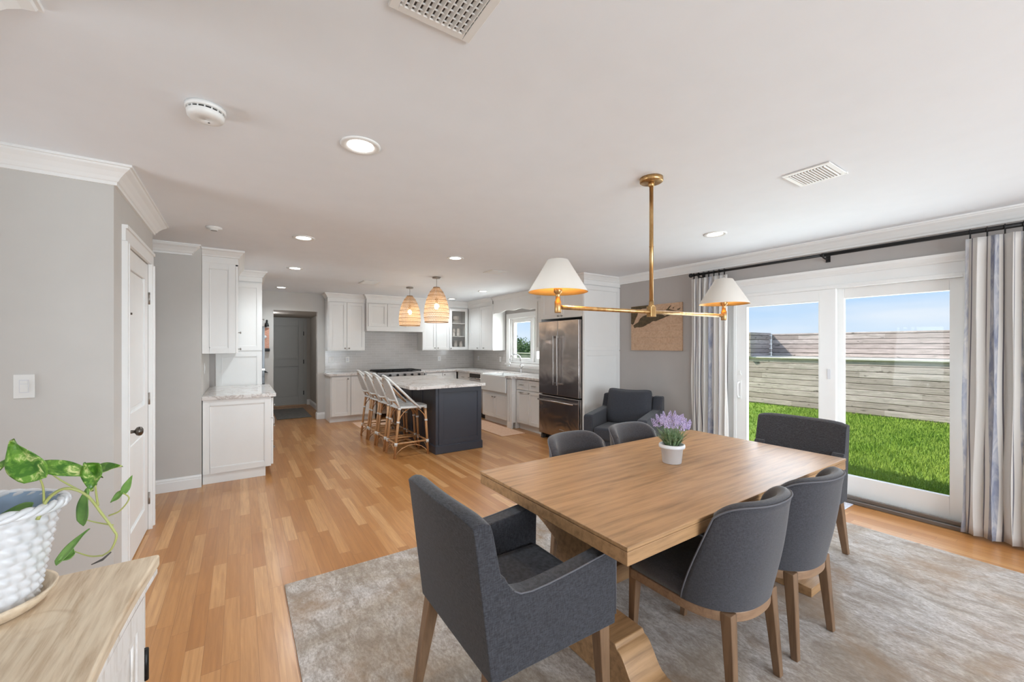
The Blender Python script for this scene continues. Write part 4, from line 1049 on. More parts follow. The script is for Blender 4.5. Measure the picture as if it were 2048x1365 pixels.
# woven pendants
def wov(name, a, b):
    t = NT(name); v = t.coord('Object', (1, 1, 1)); n = t.noise(v, 90, 3)
    t.col(t.ramp(n, [(0.35, lin(a)), (0.65, lin(b))])); t.set(0.75)
    tl = t.n('BsdfTranslucent'); tl.inputs[0].default_value = lin('dcbc98'); mx = t.n('MixShader'); mx.inputs[0].default_value = 0.35
    t.l(t.b.outputs[0], mx.inputs[1]); t.l(tl.outputs[0], mx.inputs[2]); t.l(mx.outputs[0], t.out.inputs[0])
    return t.m
M['weave'] = wov('woven_jute', 'c8a884', 'e6d0b2'); M['weave_rim'] = plain('jute_rim', '8e6b45', 0.8, var=0.1)
def pend(x, y, label):
    t = thing('woven_pendant', label, 'pendant light', (x, y, 0), 0, 'woven pendants over the island')
    MB().lathe([(0.001, CZ-0.001), (0.062, CZ-0.001), (0.062, CZ-0.022), (0.001, CZ-0.024)], seg=28).build('canopy', M['nickel'], t)
    MB().tube([(0, 0, CZ-0.02), (0, 0, 2.15)], 0.003, 6).build('cord', M['nickel'], t)
    prof = [(0.045, 2.315), (0.085, 2.27), (0.120, 2.21), (0.147, 2.14), (0.168, 2.06), (0.181, 1.98), (0.187, 1.91), (0.182, 1.85), (0.172, 1.80)]
    def rad(z):
        for (r0, z0), (r1, z1) in zip(prof, prof[1:]):
            if z1 <= z <= z0: return r0+(r1-r0)*(z0-z)/(z0-z1)
        return prof[-1][0]
    m = MB(); NZ = 34; NS = 44; H0, H1 = 1.80, 2.315
    # open basket weave: diagonal strands in both directions
    for k in range(NS):
        for sgn in (1, -1):
            pts = []
            for i in range(25):
                u = i/24; z = H0+(H1-H0)*u; a = 2*PI*k/NS+sgn*u*1.6
                r = rad(z)+0.0012*sgn*math.cos(i*PI)
                pts.append((r*math.cos(a), r*math.sin(a), z))
            # flat ribbon strands
            vv = []; 
            for i, p in enumerate(pts):
                a = math.atan2(p[1], p[0]); w = 0.0042*(0.35+rad(p[2])/0.187*0.65)
                vv += [(p[0]-w*-math.sin(a), p[1]-w*math.cos(a), p[2]), (p[0]+w*-math.sin(a), p[1]+w*math.cos(a), p[2])]
            m.add(vv, [(2*i, 2*i+1, 2*i+3, 2*i+2) for i in range(24)], True)
    wv = m.build('woven_shade', M['weave'], t)
    rr = MB()
    for z in (1.80, 1.865, 1.93, 1.995, 2.06, 2.125, 2.19, 2.25, 2.315):
        big = z in (1.80, 2.315)
        rr.tube([(rad(z)*math.cos(2*PI*k/36), rad(z)*math.sin(2*PI*k/36), z) for k in range(36)], 0.006 if big else 0.0035, 6, True)
    rr.build('hoops', M['weave_rim'], wv)
    b = MB().lathe([(0.018, 2.16), (0.02, 2.15), (0.02, 2.10), (0.014, 2.09)], seg=14).build('socket', M['weave_rim'], t)
    MB().sphere((0, 0, 2.035), 0.035, 0.035, 0.045).build('bulb', M['bulb'], b)
    l = D.lights.new('pendant_lamp', 'POINT'); l.energy = 2.5; l.color = (1, 0.82, 0.6); l.shadow_soft_size = 0.035
    o = D.objects.new('pendant_lamp', l); COL.objects.link(o); o.parent = t; o.location = (0, 0, 1.97)
    return t
pend(2.43, 5.66, 'woven jute pendant over the near end of the island, right one of the two')
pend(2.46, 6.89, 'woven jute pendant over the far end of the island, left one of the two')

# ------------------------------------------------------------------ wall plates
def plate_(name, label, cat, loc, rz, w, h, kind, par=None):
    t = thing(name, label, cat, loc, rz)
    MB().box(-w/2, w/2, -0.006, -0.0005, -h/2, h/2).build('cover_plate', M['plastic'], t, 0.002, 2)
    if kind == 'rocker':
        MB().box(-0.017, 0.017, -0.0075, -0.006, -0.034, 0.034).build('bezel', M['ceramic'], t)
        MB().hexa([(-0.014, -0.009, -0.03), (0.014, -0.009, -0.03), (0.014, -0.006, -0.03), (-0.014, -0.006, -0.03)], [(-0.014, -0.012, 0.012), (0.014, -0.012, 0.012), (0.014, -0.006, 0.012), (-0.014, -0.006, 0.012)]).box(-0.014, 0.014, -0.010, -0.006, 0.014, 0.030).build('rocker', M['plastic'], t)
    elif kind == 'outlet':
        MB().box(-0.017, 0.017, -0.0078, -0.006, -0.033, 0.033).build('receptacle', M['ceramic'], t)
        s = MB()
        for z in (-0.016, 0.016):
            for x in (-0.006, 0.006): s.box(x-0.0012, x+0.0012, -0.0082, -0.0078, z-0.005, z+0.005)
        s.build('slots', M['dark'], t)
    return t
plate_('light_switch', 'white dimmer switch plate on the greige wall at the far left', 'light switch', (-0.941, 3.2, 1.237), 0, 0.075, 0.124, 'rocker')
plate_('light_switch', 'double switch plate on the tile beside the passage opening', 'light switch', (1.518, 8.788, 1.168), 0, 0.10, 0.115, 'rocker')
plate_('outlet', 'outlet on the tile under the two-door cabinet left of the hood', 'outlet', (1.822, 8.788, 1.168), 0, 0.075, 0.11, 'outlet')
plate_('outlet', 'outlet on the back wall tile right of the range', 'outlet', (3.84, 8.788, 1.155), 0, 0.075, 0.11, 'outlet')
plate_('outlet', 'outlet on the window wall tile near the corner', 'outlet', (4.738, 8.53, 1.155), R90, 0.07, 0.11, 'outlet')
plate_('outlet', 'outlet on the window wall tile beside the window casing', 'outlet', (4.738, 7.55, 1.155), R90, 0.07, 0.11, 'outlet')
plate_('light_switch', 'switch plate above the left quartz worktop', 'light switch', (-0.33, 5.62, 1.20), L90, 0.07, 0.115, 'rocker')

# wall art: landscape board of planks with a dark coastline shape
art = thing('wooden_wall_art', 'wooden board with a dark island map shape on the right wall', 'wall art', (4.748, 3.962, 0), R90)
ab = MB()
for k in range(7): ab.box(0, 0.82, -0.022, -0.002, 1.385+0.09*k+0.0006, 1.385+0.09*(k+1)-0.0006)
ab.build('plank_board', M['artwood'], art)
M['artdark'] = plain('dark_stained_relief', '55462f', 0.8, var=0.35, vscale=30)
def artp(u, v):   # picture coordinates in the close-up (u right, v down) to board coordinates
    return ((u-285)/1150*0.82, 2.015-(v-(175-(u-285)*0.105))/ (985+0.105*(u-285))*0.63)
isle = [(345, 600), (400, 560), (470, 520), (510, 440), (580, 385), (660, 355), (760, 350), (860, 340), (960, 335), (1030, 345), (1080, 375), (1130, 345), (1200, 318), (1290, 300), (1230, 335), (1160, 368), (1090, 395), (1040, 425), (970, 450), (930, 470), (870, 495), (820, 490), (780, 510), (740, 545), (690, 560), (640, 595), (580, 625), (500, 640), (430, 635), (370, 655)]
land = [(287, 185), (430, 165), (560, 150), (735, 128), (735, 180), (650, 205), (560, 215), (500, 240), (460, 300), (440, 370), (400, 440), (375, 500), (350, 560), (320, 580), (287, 560)]
fork = [(1095, 245), (1140, 205), (1180, 150), (1215, 130), (1190, 170), (1160, 215), (1230, 235), (1320, 262), (1240, 258), (1150, 250)]
rel = MB()
for poly in (isle, land, fork, [(1235, 195), (1275, 165), (1262, 205)], [(1335, 215), (1375, 205), (1405, 180), (1385, 225), (1350, 240)]):
    rel.prism([artp(*p) for p in poly], 'y', -0.027, -0.022)
rel.build('map_relief', M['artdark'], art)

# brick-look wall decor by the passage
dc = thing('wall_plaque', 'narrow brick-red plaque with black bell and shelf by the passage', 'wall decor', (0.325, 8.80, 0))
def brickart():
    t = NT('brick_red_plaque'); b = t.n('TexBrick'); v = t.coord('Object', (1, 1, 1), (PI/2, 0, 0)); t.l(v, b.inputs['Vector'])
    b.inputs['Scale'].default_value = 1; b.inputs['Brick Width'].default_value = 0.05; b.inputs['Row Height'].default_value = 0.02; b.inputs['Mortar Size'].default_value = 0.002
    b.inputs['Color1'].default_value = lin('d59b84'); b.inputs['Color2'].default_value = lin('c98b72'); b.inputs['Mortar'].default_value = lin('d8b6a4')
    t.col(b.outputs[0]); t.set(0.8); return t.m
M['brick'] = brickart()
MB().box(0, 0.125, -0.03, -0.001, 1.40, 1.785).build('brick_panel', M['brick'], dc, 0.004, 1)
MB().lathe([(0.001, 1.93), (0.012, 1.925), (0.018, 1.90), (0.014, 1.885), (0.024, 1.86), (0.034, 1.82), (0.038, 1.805), (0.001, 1.803)], c=(0.085, -0.06, 0), seg=16).tube([(0.085, -0.06, 1.81), (0.05, -0.05, 1.79), (0.04, -0.01, 1.77)], 0.008, 8).build('bell', M['black'], dc)
MB().box(0, 0.135, -0.07, -0.001, 1.345, 1.395).build('shelf', M['black'], dc, 0.008, 2)
MB().sphere((0.05, -0.045, 1.61), 0.035, 0.02, 0.03).build('white_ornament', M['ceramic'], dc)
hk = MB().prism([(0.0, 0.955), (0.11, 0.955), (0.0, 1.03)], 'y', -0.07, -0.001).build('wall_bracket', M['black'])
hk.location = (0.325, 8.80, 0); tag(hk, 'small black wedge bracket on the wall below the brick-red plaque', 'bracket')

# ------------------------------------------------------------------ curtains
rod = thing('curtain_rod', 'long black curtain rod above the sliding glass door', 'curtain rod', (4.625, 0, 2.315))
MB().tube([(0, 2.93, 0), (0, 1.55, 0)], 0.014, 12).tube([(0, 1.60, 0), (0, 0.02, 0)], 0.0175, 12).build('rod', M['black'], rod)
MB().sphere((0, 2.955, 0), 0.026).lathe([(0.018, 0), (0.018, 0.02)], seg=12, M=Matrix.Translation((0, 2.915, 0)) @ Matrix.Rotation(-PI/2, 4, 'X')).build('finial', M['black'], rod)
MB().sphere((0, -0.005, 0), 0.026).build('finial', M['black'], rod)
for y in (2.86, 1.585, 0.10):
    MB().tube([(0.0, y, 0.0), (0.0, y, -0.024), (0.06, y, -0.03), (0.122, y, -0.03)], 0.007, 8).lathe([(0.018, -0.012), (0.018, 0.012)], seg=14, M=Matrix.Translation((0, y, 0)) @ Matrix.Rotation(PI/2, 4, 'X')).box(0.115, 0.124, y-0.018, y+0.018, -0.055, 0.01).build('bracket', M['black'], rod)
def curtain(label, ya, yb, nf, off, seed, bottom_spread=0.0, ztop=2.262):
    rnd = random.Random(seed); ph = [rnd.uniform(-0.5, 0.5) for _ in range(nf*2+2)]; am = [rnd.uniform(0.75, 1.2) for _ in range(nf+2)]
    x0 = 4.60
    t = thing('curtain', label, 'curtain', (x0, 0, 0))
    wid = abs(ya-yb); cloth = wid*2.3
    def f(u, v):
        z = 0.022+(ztop-0.022)*v
        k = u*nf; i = int(min(k, nf-1e-6))
        a = am[i]*(1-(k-i))+am[i+1]*(k-i)
        y = ya+(yb-ya)*u
        # pinch pleats at the top relax into soft folds below
        th = 2*PI*k + 0.5*math.sin(3.1*v*PI+ph[i])*(1-v)
        amp = 0.034*a*(0.80+0.30*(1-v))
        x = amp*math.sin(th)+0.012*math.sin(th*0.5+ph[i])*(1-v)
        y += 0.012*math.sin(2*th)*(1-0.5*v)*(1 if yb > ya else -1)
        if v > 0.95:
            q = (v-0.95)/0.05; x *= (1-0.45*q)
        y += (ya-yb)*(u-0.5)*-0.0
        y += bottom_spread*(1-v)*(0.5-u)
        return (x, y, z)
    m = MB().grid(f, nf*16, 30, True, False, None, lambda u, v: (u*cloth+off, (0.022+(ztop-0.022)*v)))
    o = m.build('curtain_panel', M['curtain'], t)
    sf = o.modifiers.new('thick', 'SOLIDIFY'); sf.thickness = 0.003
    for k in range(nf):
        y = ya+(yb-ya)*(k+0.25)/nf
        MB().tube([(0.025+0.020*math.cos(2*PI*j/14), y, 2.315+0.020*math.sin(2*PI*j/14)) for j in range(14)], 0.0032, 6, True).box(0.018, 0.032, y-0.004, y+0.004, 2.255, 2.296).build('clip_ring', M['black'], t)
    return t
curtain('white striped curtain gathered left of the sliding glass door', 2.93, 2.49, 7, 0.3, 5)
curtain('white curtain with blue-grey watercolour stripes at the right edge', 0.665, 0.07, 7, 0.50, 9, 0.05)

# ------------------------------------------------------------------ rug and small mat
tag(MB().box(0.222, 4.11, -0.85, 2.80, 0.001, 0.013).build('area_rug', M['rug'], None, 0.004, 2), 'large distressed beige and grey area rug under the dining table', 'rug')
M['mat_blue'] = fence_mat('faded_blue_mat', 4, 0.05); 
def bluemat():
    t = NT('faded_blue_pattern_mat'); n = t.noise(t.coord('World'), 26, 4, 0.7, 1.0)
    t.col(t.ramp(n, [(0.35, lin('8f93aa')), (0.5, lin('c9c8d0')), (0.65, lin('dedbdb'))])); t.set(0.95); return t.m
M['mat_blue'] = bluemat()
tag(MB().box(4.26, 4.645, 1.36, 2.35, 0.001, 0.007).build('door_mat', M['mat_blue'], None, 0.002, 1), 'faded blue patterned mat in front of the sliding glass door', 'mat')

# ------------------------------------------------------------------ dining table
RZ = 0.0135   # top of rug
tb = thing('dining_table', 'rectangular oak dining table with thick top and trestle pedestals', 'table', (2.092, 1.452, RZ))
TH = 0.76-RZ
MB().box(-0.99, 0.99, -0.512, 0.512, TH-0.068, TH-0.018).box(-0.992, 0.992, -0.514, 0.514, TH-0.016, TH).build('tabletop', M['tablewood'], tb, 0.003, 2)
def ogee(yin, yout, zlo, zhi, n=14):
    return [(yin+(yout-yin)*i/n, zlo+(zhi-zlo)*(0.5+0.5*math.cos(PI*i/n))) for i in range(n+1)]
for sx in (-0.70, 0.705):
    prof = [(-0.47, 0.0), (0.47, 0.0), (0.47, 0.055)]
    prof += ogee(0.47, 0.27, 0.055, 0.055)[-1:]
    prof = [(-0.47, 0.0), (0.47, 0.0), (0.47, 0.05), (0.40, 0.055)]
    for i in range(9): u = i/8; prof.append((0.39-0.105*u, 0.062+0.110*(0.5-0.5*math.cos(PI*u))))
    prof += [(0.275, 0.19), (0.12, 0.195)]
    for i in range(9): u = i/8; prof.append((0.10+0.018*math.sin(PI*u), 0.22+0.24*u))
    for i in range(11): u = i/10; prof.append((0.12+0.22*u, 0.48+0.10*(0.5-0.5*math.cos(PI*u))+0.012*math.sin(2*PI*u)))
    prof += [(0.38, 0.60), (0.40, 0.62), (0.40, TH-0.069)]
    prof += [(-y, z) for y, z in reversed(prof)][0:0]
    right = prof[1:]
    full = [(y, z) for y, z in right]+[(-y, z) for y, z in reversed(right)]
    # clean order: from bottom right up the right side, then down the left side
    MB().prism(full, 'x', sx-0.09, sx+0.09).build('trestle', M['tablewood'], tb, 0.004, 2)
MB().box(-0.64, 0.64, -0.045, 0.045, 0.24, 0.33).build('stretcher', M['tablewood'], tb, 0.005, 2)

# ------------------------------------------------------------------ dining chairs
def taper_leg(name, par, x, y, z1, dx, dy, w0, w1, mat):
    lo = [(x+dx-w1/2, y+dy-w1/2, 0), (x+dx+w1/2, y+dy-w1/2, 0), (x+dx+w1/2, y+dy+w1/2, 0), (x+dx-w1/2, y+dy+w1/2, 0)]
    hi = [(x-w0/2, y-w0/2, z1), (x+w0/2, y-w0/2, z1), (x+w0/2, y+w0/2, z1), (x-w0/2, y+w0/2, z1)]
    return MB().hexa(lo, hi).build(name, M[mat], par, 0.004, 2)
def barrel_chair(label, loc, rz):
    t = thing('dining_chair', label, 'chair', loc, rz, 'barrel-back dining chairs along the table sides')
    # D-shaped footprint, front towards +y
    def foot(a, grow=0.0):   # a in [-1,1] around the back from front-left to front-right
        A = a*PI*0.5*1.12
        rx, ry = 0.238+grow, 0.235+grow
        x = rx*math.copysign(abs(math.sin(A))**0.85, math.sin(A)) if abs(a) > 1e-9 else 0.0
        y = -ry*math.copysign(abs(math.cos(A))**0.85, math.cos(A))-0.02
        return x, y
    outline = [foot(-0.93+1.86*i/24) for i in range(25)]
    def loop(g, front): 
        pts = [foot(-0.9+1.8*i/28, g) for i in range(29)]
        return pts+[(0.235+g, front-0.03), (0.21+g, front+g), (-0.21-g, front+g), (-0.235-g, front-0.03)]
    MB().prism(loop(0.0, 0.25), 'z', 0.345, 0.385, True).build('seat_rail', M['railwood'], t, 0.004, 2)
    sm = MB(); L0 = loop(-0.008, 0.25); n = len(L0); rings = []
    for s_, z in ((1.0, 0.386), (1.0, 0.425), (0.985, 0.445), (0.95, 0.458), (0.80, 0.466), (0.45, 0.470)):
        rings.append([(p[0]*s_, p[1]*s_, z) for p in L0])
    vv = [p for r in rings for p in r]
    sm.add(vv, [(i*n+k, i*n+(k+1) % n, (i+1)*n+(k+1) % n, (i+1)*n+k) for i in range(len(rings)-1) for k in range(n)], True)
    sm.add(rings[-1], [tuple(range(n))], True); sm.add(rings[0], [tuple(range(n))[::-1]])
    sm.build('seat', M['charcoal2'], t)
    # wrap-around back shell
    bt = 0.045
    NU, NV = 36, 18
    def top(u): return 0.824-0.062*abs(u)**5
    def srf(u, v, g):
        U = -1+2*u
        w = 0.85-0.14*v**1.2                   # angular reach shrinks towards the top
        a = U*w
        zt = top(U); z = 0.388+(zt-0.388)*v
        x, y = foot(a, g+0.018*math.sin(PI*min(1, v*1.1))*0.6)
        y -= 0.075*v**1.2
        x *= 1+0.04*v
        return (x, y, z)
    m = MB()
    def shell(u, v):
        return srf(u, v, 0)
    # closed section: outer up, over the rim, inner down
    def closed(u, v):
        if v < 0.45: return srf(u, v/0.45, 0.004)
        if v > 0.55: return srf(u, 1-(v-0.55)/0.45, -bt)
        q = (v-0.45)/0.10; a = srf(u, 1, 0.004); b = srf(u, 1, -bt)
        h = 0.016*math.sin(PI*q)
        return (a[0]+(b[0]-a[0])*q, a[1]+(b[1]-a[1])*q, a[2]+(b[2]-a[2])*q+h)
    g = MB(); g.grid(closed, NU, 40, True)
    for side in (0, 1):
        n_ = 41; ids = [(NU if side else 0)+(NU+1)*j for j in range(n_)]
        for j in range(20):
            a, b, c, d_ = ids[j], ids[j+1], ids[n_-2-j], ids[n_-1-j]
            g.f.append((a, b, c, d_) if side else (d_, c, b, a)); g.sm.append(True)
    bk = g.build('backrest', M['charcoal2'], t)
    pts = [srf(i/40, 1, 0.004) for i in range(41)]
    lft = [srf(0, j/12, 0.004) for j in range(12)]; rgt = [srf(1, 1-(j+1)/12, 0.004) for j in range(12)]
    MB().tube([(p[0], p[1], p[2]+0.002) for p in lft+pts+rgt], 0.0035, 6).build('piping', M['piping'], bk)
    for sx in (-1, 1):
        taper_leg('leg', t, sx*0.165, -0.205, 0.384, sx*0.02, -0.03, 0.046, 0.030, 'legwood')
        taper_leg('leg', t, sx*0.205, 0.215, 0.384, 0.0, 0.02, 0.044, 0.028, 'legwood')
    return t
c1 = barrel_chair('charcoal barrel-back chair nearest the camera on the front side of the table', (1.767, 1.068, RZ), 0)
dup(c1, (2.305, 1.058, RZ), math.radians(-2), 'charcoal barrel-back chair on the front side of the table, nearer the sliding door')
dup(c1, (1.885, 1.838, RZ), PI, 'charcoal barrel-back chair tucked under the far side, nearer the island')
dup(c1, (2.468, 1.848, RZ), PI, 'charcoal barrel-back chair tucked under the far side, in front of the lounge chair')

def captain_chair(label, loc, rz):
    t = thing('dining_armchair', label, 'chair', loc, rz, 'square-back armchairs at the table ends')
    W2 = 0.29
    # back: slab with a slight lean, gently bowed; front of chair towards +y
    NU, NZ = 16, 14
    def bk(u, v, th):
        U = -1+2*u; z = 0.375+(0.895-0.375)*v
        if v > 0.9: z -= 0.018*abs(U)**6*(v-0.9)*10
        y = -0.255-0.082*v+0.018*U*U*v+th
        return (U*(W2-0.003*v), y, z)
    m = MB(); 
    def ring(u, v):
        if v < 0.45: return bk(u, v/0.45, 0)
        if v > 0.55: return bk(u, 1-(v-0.55)/0.45, 0.062+0.04*(v-0.55)/0.45)
        q = (v-0.45)/0.1; a = bk(u, 1, 0); b = bk(u, 1, 0.062)
        return (a[0], a[1]+(b[1]-a[1])*q, a[2]+0.014*math.sin(PI*q))
    m.grid(ring, NU, 40, True)
    for side in (0, 1):
        ids = [(NU if side else 0)+(NU+1)*j for j in range(41)]
        for j in range(20): m.f.append((ids[j], ids[j+1], ids[39-j], ids[40-j]) if side else (ids[40-j], ids[39-j], ids[j+1], ids[j])); m.sm.append(False)
    m.f.append(tuple([i for i in range(NU+1)]+[(NU+1)*40+i for i in range(NU, -1, -1)])); m.sm.append(False)
    b = m.build('backrest', M['charcoal'], t, 0.008, 3)
    e_ = 0.0015
    for s in (-1, 1):
        xo = s*(W2-0.0015); xi = s*(W2-0.072)
        pr = [(-0.235, 0.376), (0.30, 0.365), (0.305, 0.640), (0.298, 0.650), (0.285, 0.652), (0.10, 0.632), (-0.03, 0.622), (-0.10, 0.621), (-0.145, 0.628), (-0.172, 0.645), (-0.190, 0.672), (-0.205, 0.70), (-0.25, 0.70)]
        a, c = sorted((xo, xi)); MB().prism(pr, 'x', a, c).build('armrest', M['charcoal'], t, 0.012, 3)
        q = MB().tube([(xo*0.996, y, z+0.001) for y, z in [(0.302, 0.40), (0.304, 0.640), (0.285, 0.652), (0.10, 0.632), (-0.03, 0.622), (-0.10, 0.621), (-0.145, 0.628), (-0.172, 0.645)]], 0.003, 6)
        q.build('piping', M['piping'], t)
    MB().box(-W2+0.077, W2-0.077, -0.20, 0.285, 0.375, 0.43).build('seat_base', M['charcoal'], t, 0.01, 2)
    MB().box(-W2+0.079, W2-0.079, -0.20, 0.29, 0.431, 0.485).build('seat', M['charcoal'], t, 0.02, 4)
    for sx in (-1, 1):
        taper_leg('leg', t, sx*0.245, -0.225, 0.38, sx*0.03, -0.06, 0.055, 0.034, 'legwood')
        taper_leg('leg', t, sx*0.25, 0.255, 0.37, sx*0.005, 0.02, 0.052, 0.034, 'legwood')
    return t
a1 = captain_chair('charcoal armchair at the near left end of the table, back to the camera', (0.905, 1.375, RZ), R90)
dup(a1, (3.196, 1.335, RZ), L90, 'charcoal armchair at the far end of the table by the sliding glass door')

# ------------------------------------------------------------------ lounge chair in the corner
lc = thing('lounge_chair', 'dark navy upholstered lounge chair in the corner by the refrigerator panel', 'armchair', (4.06, 3.50, 0), math.radians(-68))
# local front is -y
for s in (-1, 1):
    pr = [(-0.40, 0.06), (0.38, 0.06), (0.38, 0.80), (0.27, 0.80), (0.20, 0.64), (-0.39, 0.60), (-0.41, 0.57)]
    a, c = sorted((s*0.39, s*0.27)); MB().prism(pr, 'x', a, c).build('armrest', M['armfab'], lc, 0.02, 3)
MB().box(-0.268, 0.268, -0.38, 0.38, 0.06, 0.30).build('base', M['armfab'], lc, 0.015, 2)
MB().box(-0.266, 0.266, -0.405, 0.20, 0.302, 0.455).build('seat_cushion', M['armfab'], lc, 0.035, 4)
MB().hexa([(-0.27, 0.22, 0.30), (0.27, 0.22, 0.30), (0.27, 0.37, 0.30), (-0.27, 0.37, 0.30)], [(-0.27, 0.27, 0.79), (0.27, 0.27, 0.79), (0.27, 0.37, 0.79), (-0.27, 0.37, 0.79)]).build('back_frame', M['armfab'], lc, 0.02, 3)
bc = MB()
def bcs(u, v, sg):
    s_, t_ = -1+2*u, -1+2*v
    s2_ = math.copysign(abs(s_)**0.8, s_); t2_ = math.copysign(abs(t_)**0.8, t_)
    th = 0.088*((1-abs(s2_)**5)*(1-abs(t2_)**5))**0.42
    z = 0.66+0.225*t2_+(max(0, t2_)**2)*(0.022*s2_*s2_-0.015)
    x = 0.285*s2_*(1-0.05*abs(t2_)**6); z -= math.copysign(0.02*abs(s2_)**8*t2_*t2_, t2_)
    return (x, 0.135+0.05*t2_+sg*th, z)
bc.grid(lambda u, v: bcs(u, v, -1), 24, 20).grid(lambda u, v: bcs(u, v, 1), 24, 20)
bco = bc.build('back_cushion', M['armfab'], lc)
edge = [bcs(u/20, 0, 0) for u in range(20)]+[bcs(1, v/16, 0) for v in range(16)]+[bcs(1-u/20, 1, 0) for u in range(20)]+[bcs(0, 1-v/16, 0) for v in range(16)]
MB().tube(edge, 0.006, 6, True).build('piping', M['armfab'], bco)
for sx in (-1, 1):
    for y in (-0.34, 0.33):
        taper_leg('leg', lc, sx*0.34, y, 0.06, 0, 0, 0.05, 0.035, 'legwood')

# ------------------------------------------------------------------ bar stools
def stool(label, loc):
    t = thing('bar_stool', label, 'bar stool', loc, 0, 'rattan bistro stools along the island')
    def seatf(u, v):
        pass
    # seat: rounded square with slightly raised rim (front towards +x)
    pts = []
    for k in range(32):
        a = 2*PI*k/32; c_, s_ = math.cos(a), math.sin(a)
        pts.append((0.03+0.205*math.copysign(abs(c_)**0.6, c_), 0.185*math.copysign(abs(s_)**0.6, s_)))
    MB().prism(pts, 'z', 0.632, 0.656).tube([(p[0], p[1], 0.644) for p in pts], 0.015, 8, True).build('woven_seat', M['wovenwhite'], t)
    def leg(p0, p1): 
        o = MB().tube([p0, p1], [0.0155, 0.0175], 10).build('leg', M['rattan'], t)
        p0, p1 = Vector(p0), Vector(p1)
        for u in (0.28, 0.72, 0.985):
            c_ = p0.lerp(p1, u); d_ = (p1-p0).normalized()*(0.022 if u < 0.5 else 0.012)
            MB().tube([c_-d_, c_+d_], 0.0205, 10).build('cord_binding', M['wovenwhite'], o)
        return o
    F = {}
    for sy in (-1, 1):
        F['r', sy] = ((-0.225, sy*0.178, 0), (-0.155, sy*0.165, 0.640)); F['f', sy] = ((0.232, sy*0.168, 0), (0.195, sy*0.160, 0.636))
        leg(*F['r', sy]); leg(*F['f', sy])
    def at(k, z):
        p0, p1 = Vector(F[k][0]), Vector(F[k][1]); return p0.lerp(p1, z/p1.z)
    for a, b in ((('r', -1), ('f', -1)), (('r', 1), ('f', 1)), (('r', -1), ('r', 1)), (('f', -1), ('f', 1))):
        MB().tube([at(a, 0.185), at(b, 0.185)], 0.0125, 8).build('stretcher', M['rattan'], t)
        lo = [at(a, 0.02), at(a, 0.07).lerp(at(b, 0.07), 0.06), at(a, 0.12).lerp(at(b, 0.12), 0.2), at(a, 0.150).lerp(at(b, 0.150), 0.4), at(a, 0.150).lerp(at(b, 0.150), 0.6), at(a, 0.12).lerp(at(b, 0.12), 0.8), at(a, 0.07).lerp(at(b, 0.07), 0.94), at(b, 0.02)]
        MB().tube(lo, 0.006, 6).build('lower_brace', M['rattan'], t)
        up = [at(a, 0.46), at(a, 0.54).lerp(at(b, 0.54), 0.08), at(a, 0.60).lerp(at(b, 0.60), 0.22), at(a, 0.628).lerp(at(b, 0.628), 0.38)]
        up2 = [at(b, 0.46), at(b, 0.54).lerp(at(a, 0.54), 0.08), at(b, 0.60).lerp(at(a, 0.60), 0.22), at(b, 0.628).lerp(at(a, 0.628), 0.38)]
        MB().tube(up, 0.006, 6).tube(up2, 0.006, 6).build('upper_brace', M['rattan'], t)
    # inner back frame
    inn = [(-0.155, 0.168, 0.64), (-0.195, 0.172, 0.74), (-0.238, 0.168, 0.85), (-0.270, 0.150, 0.94), (-0.292, 0.110, 1.00), (-0.304, 0.055, 1.03), (-0.307, 0, 1.038)]
    inn = inn+[(x, -y, z) for x, y, z in reversed(inn[:-1])]
    MB().tube(inn, 0.0125, 8).tube([(-0.200, 0.165, 0.745), (-0.218, 0.08, 0.735), (-0.222, 0, 0.732), (-0.218, -0.08, 0.735), (-0.200, -0.165, 0.745)], 0.0115, 8).build('back_frame', M['wovenwhite'], t)
    def pan(u, v):
        z = 0.74+0.288*v
        hw = 0.168 if z < 0.86 else 0.168*math.sqrt(max(0.0, 1-((z-0.86)/0.175)**2))
        U = -1+2*u; x = -0.198-0.108*((z-0.74)/0.298)**0.85-0.022*(1-U*U)*(1-v)
        return (x, hw*U, z)
    MB().grid(pan, 16, 16).build('woven_back', M['wovengrey'], t)
    # outer hoop sweeping forward to the seat sides
    out_ = []
    for k in range(25):
        a = PI*k/24; s_ = math.sin(a)
        out_.append((0.115-0.430*s_**0.85, 0.203*math.copysign(abs(math.cos(a))**0.75, math.cos(a)), 0.625+0.435*s_**0.9))
    MB().tube(out_, 0.0135, 8).build('outer_hoop', M['wovenwhite'], t)
    MB().tube([(x+0.012, y*0.965, z-0.022) for x, y, z in out_[1:8]], 0.011, 8).tube([(x+0.012, y*0.965, z-0.022) for x, y, z in out_[17:24]], 0.011, 8).build('inner_cane', M['rattan'], t)
    MB().tube([(-0.158, 0.14, 0.66), (-0.19, 0.08, 0.71), (-0.205, 0.03, 0.725)], 0.008, 6).tube([(-0.158, -0.14, 0.66), (-0.19, -0.08, 0.71), (-0.205, -0.03, 0.725)], 0.008, 6).build('back_brace', M['rattan'], t)
    return t
st1 = stool('rattan bar stool with pale woven back, nearest of the row', (1.868, 5.345, 0))
dup(st1, (1.866, 5.80, 0), 0, 'rattan bar stool, second from the near end of the row')
dup(st1, (1.862, 6.235, 0), 0, 'rattan bar stool, third from the near end of the row')
dup(st1, (1.858, 6.67, 0), 0, 'rattan bar stool at the far end of the row')

